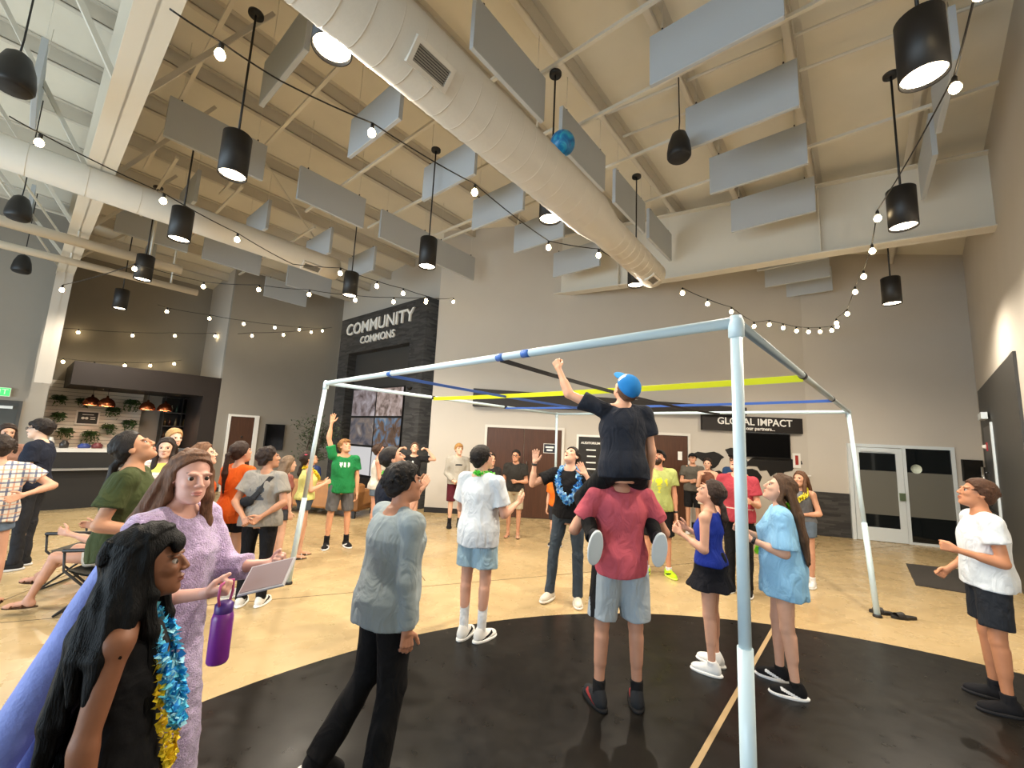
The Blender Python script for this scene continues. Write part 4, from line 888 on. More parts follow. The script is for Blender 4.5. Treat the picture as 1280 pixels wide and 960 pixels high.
def stripes_mat(name, base, cols, axis='Z', scale=1.0):
    """thin coloured bands: cols = [(axis, period, width, colour), ...]"""
    m = wrinkle(mat(name, base, 0.88, bump=0.1, bscale=220)); nt = m.node_tree; b = nt.nodes['Principled BSDF']
    tc = nt.nodes.new('ShaderNodeTexCoord'); sp = nt.nodes.new('ShaderNodeSeparateXYZ'); nt.links.new(tc.outputs['Object'], sp.inputs[0])
    prev = None
    for ax, per, wid, col, off in cols:
        src = sp.outputs[ax]
        ad = nt.nodes.new('ShaderNodeMath'); ad.operation = 'ADD'; ad.inputs[1].default_value = off + 10 * per; nt.links.new(src, ad.inputs[0])
        md = nt.nodes.new('ShaderNodeMath'); md.operation = 'MODULO'; md.inputs[1].default_value = per; nt.links.new(ad.outputs[0], md.inputs[0])
        lt = nt.nodes.new('ShaderNodeMath'); lt.operation = 'LESS_THAN'; lt.inputs[1].default_value = wid; nt.links.new(md.outputs[0], lt.inputs[0])
        ml = nt.nodes.new('ShaderNodeMath'); ml.operation = 'MULTIPLY'; ml.inputs[1].default_value = 0.8; nt.links.new(lt.outputs[0], ml.inputs[0])
        mx = nt.nodes.new('ShaderNodeMix'); mx.data_type = 'RGBA'; nt.links.new(ml.outputs[0], mx.inputs[0])
        if prev is None: mx.inputs[6].default_value = (*hexc(base), 1)
        else: nt.links.new(prev, mx.inputs[6])
        mx.inputs[7].default_value = (*hexc(col), 1); prev = mx.outputs[2]
    nt.links.new(prev, b.inputs['Base Color']); return m
def fuzzy_mat(name, c1, c2):
    m = mat(name, c1, 0.95, var=0.25, vscale=55, bump=1.0, bscale=140, sheen=0.5); return m

M_eyew = mat('eye_white', 'b4aaa2', 0.4); M_iris = mat('eye_iris', '2a1c14', 0.2); M_mouth = mat('mouth_dark', '4a1c18', 0.6)

# ------------------------------------------------------------------ the person
CURL = {'relax': (22, 28, 18), 'open': (4, 8, 6), 'fist': (80, 95, 60), 'grip': (62, 80, 45), 'cup': (35, 40, 25), 'flat': (2, 3, 2)}
def hand_prims(w, d, n, left, s, pose, spread=0.0):
    d = nrm(d); n = nrm(V3(n) - d * (V3(n) @ d)); t = np.cross(n, d) if left else np.cross(d, n); c = [math.radians(v) for v in CURL[pose]]
    P = []; k = s
    for i, off in enumerate((0.028, 0.0095, -0.009, -0.027)):
        kn = w + d * (0.088 - 0.004 * abs(i - 1)) * k + t * off * k
        P.append(cone(w + d * 0.012 * k + t * off * 0.55 * k, kn, 0.0145 * k, 0.0125 * k))
        ln = (0.068, 0.077, 0.071, 0.056)[i] * k; dd = nrm(d + t * (off * (2.0 + 8 * spread))); p = kn; ang = 0.0
        for j, fr in enumerate((0.45, 0.31, 0.24)):
            ang += c[j] * (1.0 + 0.06 * i); e = p + axrot(dd, np.cross(dd, n), ang) * ln * fr
            P.append(cone(p, e, (0.0102, 0.0094, 0.0086)[j] * k, (0.0094, 0.0086, 0.0074)[j] * k)); p = e
    b = w + d * 0.022 * k + t * 0.022 * k; cl = 0.45 if pose in ('fist', 'grip') else 0.0
    d1 = nrm(d * 0.62 + t * (0.75 - cl) + n * (0.22 + cl)); p1 = b + d1 * 0.042 * k; d2 = nrm(d * 0.85 + t * (0.42 - 1.2 * cl) + n * (0.2 + cl)); p2 = p1 + d2 * 0.032 * k; p3 = p2 + nrm(d2 + d * 0.2) * 0.026 * k
    P += [cone(b, p1, 0.0155 * k, 0.0125 * k), cone(p1, p2, 0.0115 * k, 0.0105 * k), cone(p2, p3, 0.0105 * k, 0.0085 * k)]
    return P

MALE = [(-.13, .085, .075, .0), (-.06, .155, .112, -.004), (.02, .160, .112, -.006), (.12, .142, .104, .004), (.22, .148, .110, .008), (.33, .166, .118, .004), (.41, .150, .100, -.004), (.455, .100, .078, -.008), (.50, .056, .056, -.012)]
FEM = [(-.13, .085, .075, .0), (-.06, .165, .118, -.008), (.02, .160, .112, -.006), (.13, .122, .094, .004), (.22, .130, .102, .010), (.31, .146, .122, .014), (.40, .132, .092, -.002), (.455, .086, .070, -.008), (.50, .048, .048, -.012)]

def person(label, pos, hd, H=1.75, b=1.0, bd=1.0, sex='m', lean=(0, 0, 1), twist=0.0, legR=None, legL=None, armR=None, armL=None, head=(0, 0, 0),
           skin='c99c80', hair=None, top=None, bottom=None, shoe=None, cap=None, lei=None, glasses=False, mouth=False, beard=None, base_z=None, res=None, group=None, headk=1.0, extras=None, socks=None, toes=(0, 0), watch=None):
    s = H / 1.75; dist = math.hypot(pos[0], pos[1]); h = res or float(np.clip(0.0021 * dist, 0.0075, 0.0155)); seed = int(abs(pos[0] * 131 + pos[1] * 977)) % 9999
    rg = np.random.RandomState(seed)
    up = nrm(lean); tw = math.radians(twist)
    legR = legR or ((.03, .0, -1), (.0, -.02, -1)); legL = legL or ((-.03, .0, -1), (.0, -.02, -1))
    Lt, Ls, an_h = .43 * s, .42 * s, (.095 if shoe and shoe.get('kind') != 'sandal' else .08) * s
    hw = .088 * s * (0.5 + 0.5 * b)
    hipR, hipL = V3((hw, 0, 0)), V3((-hw, 0, 0))
    kR = hipR + nrm(legR[0]) * Lt; aR = kR + nrm(legR[1]) * Ls; kL = hipL + nrm(legL[0]) * Lt; aL = kL + nrm(legL[1]) * Ls
    dz = an_h - min(aR[2], aL[2]); mid = (aR + aL) / 2
    off = V3((-mid[0], -mid[1], dz if base_z is None else base_z))
    if base_z is not None: off = V3((0, 0, base_z))
    hipR, hipL, kR, kL, aR, aL = [p + off for p in (hipR, hipL, kR, kL, aR, aL)]
    P = (hipR + hipL) / 2 + V3((0, 0, .03 * s)); Rr = V3((1, 0, 0)); N = P + up * .485 * s
    Rc = nrm((rotz(tw) @ Rr) - up * ((rotz(tw) @ Rr) @ up)); Fc = np.cross(up, Rc); Mc = np.stack([Rc, Fc, up], 1)     # chest frame
    sw = (.182 if sex == 'm' else .158) * s * (0.35 + 0.65 * b)
    armR = armR or ((.12, .02, -1), (.05, .18, -1), 'relax'); armL = armL or ((-.12, .02, -1), (-.05, .18, -1), 'relax')
    SR, SL = N + Rc * sw - up * .055 * s, N - Rc * sw - up * .055 * s
    A = {}
    for nm, S, ar in (('R', SR, armR), ('L', SL, armL)):
        S = S + Mc @ (V3((0, 0, max(0, nrm(ar[0])[2]) * .06)) * s)
        E = S + Mc @ nrm(ar[0]) * .295 * s; Wr = E + Mc @ nrm(ar[1]) * .255 * s; fd = Mc @ nrm(ar[1])
        hdv = Mc @ nrm(ar[4]) if len(ar) > 4 and ar[4] is not None else fd
        pn = Mc @ V3(ar[3]) if len(ar) > 3 and ar[3] is not None else (-Rc if nm == 'R' else Rc) * 1.0 + Fc * 0.15
        A[nm] = (S, E, Wr, hdv, pn, ar[2] if len(ar) > 2 else 'relax')
    hs = (0.45 + 0.55 * s) * headk
    Mh = Mc @ rotz(-math.radians(head[0])) @ rotx(math.radians(head[1])) @ roty(math.radians(head[2]))
    piv = N + up * .062 * s + Fc * (.012 + .0003 * max(0, head[1])) * s; hc = piv + Mh @ V3((0, .022, .095)) * hs
    def HP(x, y, z): return hc + Mh @ (V3((x, y, z)) * hs)
    sk = skin_mat(skin)
    st0 = np.array(MALE if sex == 'm' else FEM) * s; st0[:, 1] *= b; st0[:, 2] *= b * bd; 
    up_t = up
    # ---- body field (torso, limbs)
    allp = np.array([hipR, hipL, kR, kL, aR, aL, N, P] + [A[k][i] for k in A for i in range(3)])
    fld = Field(allp.min(0) - .17 * s - .02, allp.max(0) + .17 * s + .02, h)
    fld.add(torsof(P, up, Rr, tw, st0, -0.008), .02)
    lb = 0.75 + 0.25 * b if b < 1.15 else 0.5 + 0.5 * b
    lf_ = (1.0 if sex == 'm' else 1.03) * lb
    for hp, kn, an in ((hipR, kR, aR), (hipL, kL, aL)):
        fld.add(cone(hp + V3((0, 0, .0)), kn, .079 * s * lf_, .050 * s * lf_), .03)
        cd = nrm(an - kn); bk = V3((0, -1, 0)); bk = nrm(bk - cd * (bk @ cd)); 
        fld.add(cone(kn, an, .047 * s * lf_, .032 * s), .02); fld.add(cone(kn + cd * .07 * s + bk * .014 * s, kn + cd * .22 * s + bk * .010 * s, .043 * s * lf_, .034 * s * lf_), .03)
    ab = 0.6 + 0.4 * b
    for k in A:
        S, E, Wr = A[k][:3]; fd = nrm(Wr - E)
        fld.add(cone(N - up * .015 * s + (Rc if k == 'R' else -Rc) * .04 * s, S, .045 * s, .050 * s * ab), .03)
        fld.add(cone(S, E, .047 * s * ab, .036 * s * ab), .025); fld.add(cone(E, Wr, .035 * s * ab, .0235 * s), .015); fld.add(cone(E + fd * .03 * s, E + fd * .11 * s, .038 * s * ab, .034 * s * ab), .02)
    neck = cone(N - up * .02 * s, HP(0, -.022, -.055), .055 * s * (0.75 + .25 * b) * (1 if sex == 'm' else .88), .051 * hs * (1 if sex == 'm' else .9))
    fld.add(neck, .03)
    ft = []
    for an, yaw, tp in ((aR, legR[2] if len(legR) > 2 else 8, toes[0]), (aL, legL[2] if len(legL) > 2 else -8, toes[1])):
        Fm = rotz(-math.radians(yaw)) @ rotx(-math.radians(tp)); ft.append((an, Fm))
        if not shoe or shoe.get('kind') == 'sandal':
            def FPt(x, y, z): return an + Fm @ (V3((x, y, z - an_h / s)) * s)
            fld.add(cone(an, FPt(0, -.02, .045), .034 * s, .032 * s), .02); fld.add(cone(FPt(0, .0, .045), FPt(0, .13, .028), .032 * s, .024 * s), .02)
            fld.add(ell(FPt(0, .14, .022), V3((.043, .05, .018)) * s, Fm), .02); fld.add(ell(FPt(0, -.025, .028), V3((.03, .035, .028)) * s, Fm), .02)
    Vs, Qs, Ms = [], [], []
    def push(V, Q, mi):
        Qs.append(Q + sum(len(v) for v in Vs)); Vs.append(V); Ms.append(np.full(len(Q), mi) if np.isscalar(mi) else mi)
    V, Q = fld.mesh(); push(V, Q, 0)
    # ---- head
    hh = float(np.clip(0.0012 * dist, 0.0034, 0.0075)); hf = Field(hc - .155 * hs, hc + .155 * hs, hh)
    f1 = 1.0 if sex == 'm' else 0.95
    for c, r in (((0, -.018, .03), (.073, .093, .088)), ((0, .022, -.03), (.061 * f1, .066, .083)), ((0, .036, -.074), (.050 * f1, .048, .042))): hf.add(ell(HP(*c), V3(r) * hs, Mh), .02 * hs)
    hf.add(ell(HP(0, .068, -.098), V3((.022, .02, .017)) * hs, Mh), .018 * hs)
    for sx in (-1, 1):
        hf.add(ell(HP(.034 * sx, .062, -.018), V3((.022, .024, .022)) * hs, Mh), .015 * hs)
        hf.add(ell(HP(.030 * sx, .078, .026), V3((.024, .013, .008)) * hs, Mh), .012 * hs)
        hf.add(ell(HP(.075 * sx, -.010, -.004), V3((.010, .020, .031)) * hs, Mh @ rotz(.35 * sx)), .006 * hs)
    hf.add(cone(HP(0, .087, .012), HP(0, .1035, -.022), .0085 * hs, .0115 * hs), .010 * hs)
    for sx in (-1, 1):
        hf.add(ell(HP(.012 * sx, .096, -.027), V3((.0085, .010, .0075)) * hs, Mh), .006 * hs); hf.sub(ell(HP(.032 * sx, .097, .005), V3((.0145, .0155, .0062)) * hs, Mh), .006 * hs)
    hf.add(ell(HP(0, .090, -.055), V3((.021, .010, .0055)) * hs, Mh), .006 * hs); hf.add(ell(HP(0, .088, -.067), V3((.019, .010, .0065)) * hs, Mh), .006 * hs)
    if mouth: hf.sub(ell(HP(0, .098, -.063), V3((.014, .018, .009)) * hs, Mh), .004 * hs)
    hf.add(neck, .018 * hs)
    hf.cut(piv - up * .03 * s, -up)
    V, Q = hf.mesh(); cen = V[Q].mean(1); L = (cen - hc) @ Mh / hs; mi = np.zeros(len(Q), int)
    mi[((L[:, 0] / .022) ** 2 + ((L[:, 2] + .061) / .0105) ** 2 < 1) & (L[:, 1] > .07)] = 1
    if mouth: mi[(((L[:, 0]) / .015) ** 2 + ((L[:, 2] + .063) / .0095) ** 2 < 1) & (L[:, 1] > .05)] = 5
    mi[(np.abs(np.abs(L[:, 0]) - .0325) < .0145) & (np.abs(L[:, 2] - .0285 - .05 * (np.abs(L[:, 0]) - .03)) < .0036) & (L[:, 1] > .05)] = 6
    if beard: mi[(L[:, 2] < -.04) & (L[:, 1] > .0) & (mi == 0) & ((np.abs(L[:, 0]) > .026) | (L[:, 2] < -.075) | ((L[:, 2] > -.054) & (np.abs(L[:, 0]) > .008)))] = 2
    push(V, Q, mi)
    for sx in (-1, 1):
        V, Q, m2 = sphere_part(HP(.0315 * sx, .0735, .0055), .0118 * hs, Mh @ V3((0, 1, 0))); push(V, Q, np.where(m2 == 0, 4, 3))
    # ---- hands
    for k in A:
        S, E, Wr, hd_, pn, ps = A[k]; pr = hand_prims(Wr, hd_, pn, k == 'L', .97 * s, ps, 0.6 if ps == 'open' else 0.0)
        lo = np.min([p[0] for p in pr], 0) - .01; hi = np.max([p[1] for p in pr], 0) + .01
        g = Field(lo, hi, float(np.clip(0.0011 * dist, 0.0036, 0.0068)))
        for p in pr: g.add(p, .0055 * s)
        g.add(cone(E + (Wr - E) * .7, Wr + nrm(hd_) * .012 * s, .027 * s, .0225 * s), .014)
        V, Q = g.mesh(); push(V, Q, 0)
    hairc = (hair or {}).get('col', '2a1d15')
    lipc = tuple(v * m for v, m in zip(hexc(skin), (0.86, 0.60, 0.60)))
    me = np_mesh('person', np.concatenate(Vs), np.concatenate(Qs), [sk, mat('lip_' + skin, lipc, 0.45), hair_mat(hairc if not beard else beard), M_eyew, M_iris, M_mouth, mat('brow_' + hairc + skin, tuple(.55 * a + .45 * b_ for a, b_ in zip(hexc(hairc), hexc(skin))), .7)], np.concatenate(Ms))
    o = bpy.data.objects.new('person', me); o.location = (pos[0], pos[1], pos[2] if len(pos) > 2 else 0.0); o.rotation_euler = (0, 0, -math.radians(hd)); link(o)
    tag(o, label, 'person', group)
    def part(name, F, m, parent=None, keep=None, prints=None):
        V, Q = F.mesh()
        if len(Q) == 0: return None
        mi = None; ms = [m]
        if prints:
            mi = np.zeros(len(Q), int); cen = V[Q].mean(1)
            for j, (fn, pm_) in enumerate(prints): mi[fn(cen)] = j + 1; ms.append(pm_)
        c = bpy.data.objects.new(name, np_mesh(name, V, Q, ms, mi)); return link(c, parent or o)
    ctx = dict(o=o, s=s, hs=hs, N=N, P=P, up=up, Rc=Rc, Fc=Fc, Mc=Mc, Mh=Mh, hc=hc, HP=HP, A=A, part=part, h=h, st0=st0, tw=tw, aR=aR, aL=aL, kR=kR, kL=kL, hipR=hipR, hipL=hipL, SR=SR, SL=SL, rg=rg, seed=seed)
    # ---- bottoms
    if bottom:
        kd = bottom['kind']; ls = bottom.get('loose', 0.018) * s; bm_ = bottom.get('mat') or cloth_mat(bottom['col'])
        fr = bottom.get('len', .6); g = Field(np.min([hipR, hipL, kR, kL, aR, aL, P], 0) - .16 * s - ls, np.max([hipR, hipL, kR, kL, aR, aL, P], 0) + .17 * s + ls, h)
        wt = bottom.get('waist', .09) * s; stt = st0.copy(); 
        rows = [(t, np.interp(t, stt[:, 0], stt[:, 1]) + .010 * s + ls * .4, np.interp(t, stt[:, 0], stt[:, 2]) + .010 * s + ls * .4, np.interp(t, stt[:, 0], stt[:, 3])) for t in np.linspace(-.11 * s, wt, 8)]
        g.add(torsof(P, up, Rr, 0, rows), .02)
        if kd in ('shorts', 'pants'):
            for hp, kn, an in ((hipR, kR, aR), (hipL, kL, aL)):
                if kd == 'shorts':
                    e = hp + (kn - hp) * min(fr, 1.0); r1 = (.079 + (.050 - .079) * min(fr, 1)) * s * lf_ + .012 * s + ls * 1.15
                    if fr > 1: e = kn + (an - kn) * (fr - 1); r1 = .052 * s + ls * 1.1
                    g.add(tubef(hp + V3((0, 0, .02 * s)), e, .082 * s * lf_ + .012 * s + ls * .5, r1), .03)
                else:
                    wd = bottom.get('w', 1.0)
                    g.add(cone(hp, kn, (.082 * lf_ + .010) * s + ls * .3, (.056 * lf_ * wd) * s + ls * .5), .03); g.add(tubef(kn, an + nrm(an - kn) * .02 * s, (.056 * lf_ * wd) * s + ls * .5, (bottom.get('ankle', .046)) * s + ls * .5), .02)
        elif kd == 'skirt':
            e = fr * Lt; dn = -up
            rows = [(-e, (.185 + .10 * bottom.get('flare', .5)) * s * b + ls, (.15 + .09 * bottom.get('flare', .5)) * s * b + ls, 0.01), (-.08 * s, .172 * s * b + ls, .128 * s * b + ls, 0), (wt, np.interp(wt, stt[:, 0], stt[:, 1]) + .012 * s, np.interp(wt, stt[:, 0], stt[:, 2]) + .012 * s, 0)]
            g.add(torsof(P, (up + V3((0, 0, 1))) / 2, Rr, 0, rows), .02)
        g.noise(bottom.get('wr', .0032) * s, 26, seed + 1, .45)
        bo = part({'skirt': 'skirt', 'shorts': 'shorts', 'pants': 'trousers'}[kd], g, bm_, prints=bottom.get('prints'))
    # ---- tops
    if top:
        kd = top['kind']; ls = top.get('loose', .016) * s; tm = top.get('mat') or cloth_mat(top['col']); hem = top.get('hem', -.06) * s
        pts = [P, N, SR, SL] + [A[k][i] for k in A for i in ((0, 1, 2) if kd in ('long', 'hoodie') else (0, 1))]
        g = Field(np.min(pts, 0) - .19 * s * max(1, b) - ls, np.max(pts, 0) + .16 * s * max(1, b) + ls, h)
        if hem < -.1 * s: g = Field(np.minimum(g.lo, P + up * hem - V3((.24, .22, .03)) * s * max(1, b)), g.lo + g.h * (g.n - 1) , h)
        rows = []
        wmin = top.get('wmin', .0)
        for t in np.linspace(hem, .47 * s, 14):
            a = np.interp(max(t, -.05 * s), st0[:, 0], st0[:, 1]); d_ = np.interp(max(t, -.05 * s), st0[:, 0], st0[:, 2]); yo = np.interp(t, st0[:, 0], st0[:, 3])
            lo_ = ls * (1.0 if t < .3 * s else max(.45, 1 - (t - .3 * s) / (.17 * s) * .6))
            fl = top.get('flare', 0.0) * max(0.0, (.2 * s - t)) + .016 * s * float(np.clip((.16 * s - t) / (.14 * s), 0, 1))
            wm = wmin * (1.0 if t < .30 * s else 0.0)
            rows.append((t, max(a, wm * s * b) + .008 * s + lo_ + fl, max(d_, wm * .70 * s * b) + .008 * s + lo_ + fl, yo))
        g.add(torsof(P, up, Rr, tw, rows), .02)
        for k in A:
            S, E, Wr = A[k][:3]; sg = 1 if k == 'R' else -1
            if kd == 'tank':
                nk = N + Rc * sg * .062 * s - up * .02 * s
                g.add(cone(nk + Fc * .05 * s - up * .06 * s, nk, .024 * s, .022 * s), .02); g.add(cone(nk - Fc * .04 * s - up * .05 * s, nk, .026 * s, .022 * s), .02)
                continue
            g.add(cone(N + Rc * sg * .065 * s - up * .022 * s, S, .046 * s + ls * .3, .054 * s * ab + ls * .35), .03)
            fr = top.get('sleeve', .58)
            if kd == 'tee': g.add(tubef(S, S + (E - S) * fr, .056 * s * ab + ls * .4, .054 * s * ab + ls * 1.0), .03)
            else:
                g.add(cone(S, E, .055 * s * ab + ls * .4, .045 * s * ab + ls * .6), .03); g.add(tubef(E, Wr - nrm(Wr - E) * .005, .044 * s * ab + ls * .6, .031 * s + ls * .5), .02)
        g.sub(ell(N + up * .028 * s + Fc * top.get('nf', .012) * s, V3((.068, .066 + top.get('nd', 0), .05 + top.get('nd', 0))) * s, Mc), .01)
        if kd == 'tank':
            for k in A: g.sub(ell(A[k][0] + (Rc if k == 'R' else -Rc) * .035 * s, V3((.06, .085, .10)) * s, Mc), .01)
        g.noise(top.get('wr', .0046) * s, 24, seed + 2, .45)
        to = part({'tee': 'shirt', 'long': 'sweater', 'hoodie': 'hoodie', 'tank': 'tank_top'}[kd], g, tm, prints=[(lambda c, fn=fn: fn(c, ctx), pm_) for fn, pm_ in top['prints']] if top.get('prints') else None)
        if kd == 'hoodie':
            g = Field(N - .2 * s, N + .2 * s, h); g.add(cone(N - Fc * .06 * s - Rc * .07 * s - up * .03 * s, N - Fc * .075 * s + Rc * .07 * s - up * .03 * s, .05 * s, .05 * s), .03)
            g.add(cone(N - Fc * .07 * s - up * .03 * s, N - Fc * .085 * s - up * .10 * s, .06 * s, .03 * s), .03)
            for sg in (-1, 1): g.add(cone(N + Rc * sg * .075 * s, N + Rc * sg * .045 * s + Fc * .07 * s - up * .05 * s, .03 * s, .02 * s), .03)
            g.noise(.004, 30, seed); part('hood', g, tm, to)
    # ---- shoes / socks
    if shoe:
        for (an, Fm) in ft:
            kd = shoe.get('kind', 'sneaker')
            def FPt(x, y, z): return an + Fm @ (V3((x, y, z - an_h / s)) * s)
            fh = float(np.clip(0.0013 * dist, .004, .0075))
            cc = FPt(0, .05, .05)
            if kd == 'sandal':
                g = Field(cc - .2 * s, cc + .2 * s, fh); g.add(ell(FPt(0, .055, .004), V3((.047, .15, .010)) * s, Fm), .004)
                so = part('sandal', g, cloth_mat(shoe.get('sole', '3a2c20')))
                for y in (.11, .03):
                    g = Field(cc - .2 * s, cc + .2 * s, fh); g.add(cone(FPt(-.043, y, .012), FPt(0, y - .005, .062 - y * .12), .009 * s, .009 * s), .006); g.add(cone(FPt(.043, y, .012), FPt(0, y - .005, .062 - y * .12), .009 * s, .009 * s), .006)
                    part('sandal_strap', g, cloth_mat(shoe['col']), so)
                continue
            g = Field(cc - .19 * s, cc + .19 * s, fh)
            g.add(ell(FPt(0, .025, .038), V3((.041, .095, .056)) * s, Fm), .02 * s); g.add(ell(FPt(.002, .105, .034), V3((.047, .078, .040)) * s, Fm), .03 * s); g.add(ell(FPt(0, -.045, .05), V3((.036, .03, .045)) * s, Fm), .02 * s)
            g.add(cone(FPt(0, -.012, .05), FPt(0, -.014, .095 if kd == 'sneaker' else .13), .041 * s, .040 * s), .03 * s); g.cut(FPt(0, 0, .012), -(Fm @ V3((0, 0, 1))))
            stp = shoe.get('stripe')
            pr = None
            if stp:
                def fn(c, FI=Fm, an_=an):
                    L = (c - an_) @ FI / s; L[:, 2] += an_h / s; return (np.abs(L[:, 0]) > .024) & (np.abs(L[:, 2] - .045 - .35 * (L[:, 1] - .05)) < .011) & (L[:, 1] > -.03) & (L[:, 1] < .11)
                pr = [(fn, cloth_mat(stp))]
            sh_ = part('shoe', g, cloth_mat(shoe['col'], '_shoe'), prints=pr)
            g = Field(cc - .19 * s, cc + .19 * s, fh); g.add(ell(FPt(0, -.02, .014), V3((.046, .075, .026)) * s, Fm), .02); g.add(ell(FPt(0, .10, .014), V3((.054, .094, .026)) * s, Fm), .05); g.add(ell(FPt(0, .04, .014), V3((.047, .09, .026)) * s, Fm), .03)
            g.cut(FPt(0, 0, .026), Fm @ V3((0, 0, 1))); g.cut(FPt(0, 0, .0005), -(Fm @ V3((0, 0, 1)))); part('sole', g, cloth_mat(shoe.get('sole', 'd8d8d4'), '_sole'), sh_)
            if dist < 6.5:
                lm_ = MB()
                for j in range(4):
                    y_ = .035 + .022 * j; z_ = .094 - .0085 * j; lm_.tube([FPt(-.024, y_, z_ - .012), FPt(0, y_ + .004, z_), FPt(.024, y_, z_ - .012)], .0042 * s, 6)
                lm_.build('laces', cloth_mat(shoe.get('lace', 'd8d8d4' if sum(hexc(shoe['col'])) > .3 else '2e2e32')), sh_)
            lg = nrm((kR if an is aR else kL) - an)
            if socks:
                g = Field(an - .16 * s, an + .24 * s, fh); g.add(tubef(an - lg * .03 * s, an + lg * socks[1] * s, .040 * s, .044 * s), .005); part('sock', g, cloth_mat(socks[0]))
    # ---- hair
    ctx['capped'] = bool(cap)
    if hair: make_hair(ctx, hair, dist)
    if cap: make_cap(ctx, cap, dist)
    if lei: 
        for l in (lei if isinstance(lei, list) else [lei]): make_lei(ctx, l)
    if glasses:
        g = MB()
        for sx in (-1, 1):
            ring = [HP(.032 * sx + .021 * math.cos(a), .101, .006 + .016 * math.sin(a)) for a in [2 * math.pi * k / 14 for k in range(15)]]; g.tube(ring, .0022 * hs * 1.3, 6, cap=False)
            g.tube([HP(.053 * sx, .098, .01), HP(.078 * sx, .0, .012), HP(.078 * sx, -.02, .0)], .002 * hs * 1.3, 6)
        g.tube([HP(-.011, .104, .01), HP(.011, .104, .01)], .0026, 6); g.build('glasses', M_black, o)
    if watch:
        S, E, Wr = A[watch[0]][:3]; d = nrm(Wr - E); MB().tube([Wr - d * .035 * s, Wr - d * .01 * s], .031 * s, 14).build('watch', mat('watch_' + watch[1], watch[1], 0.4), o)
    if extras:
        for e in extras: e(ctx)
    return ctx

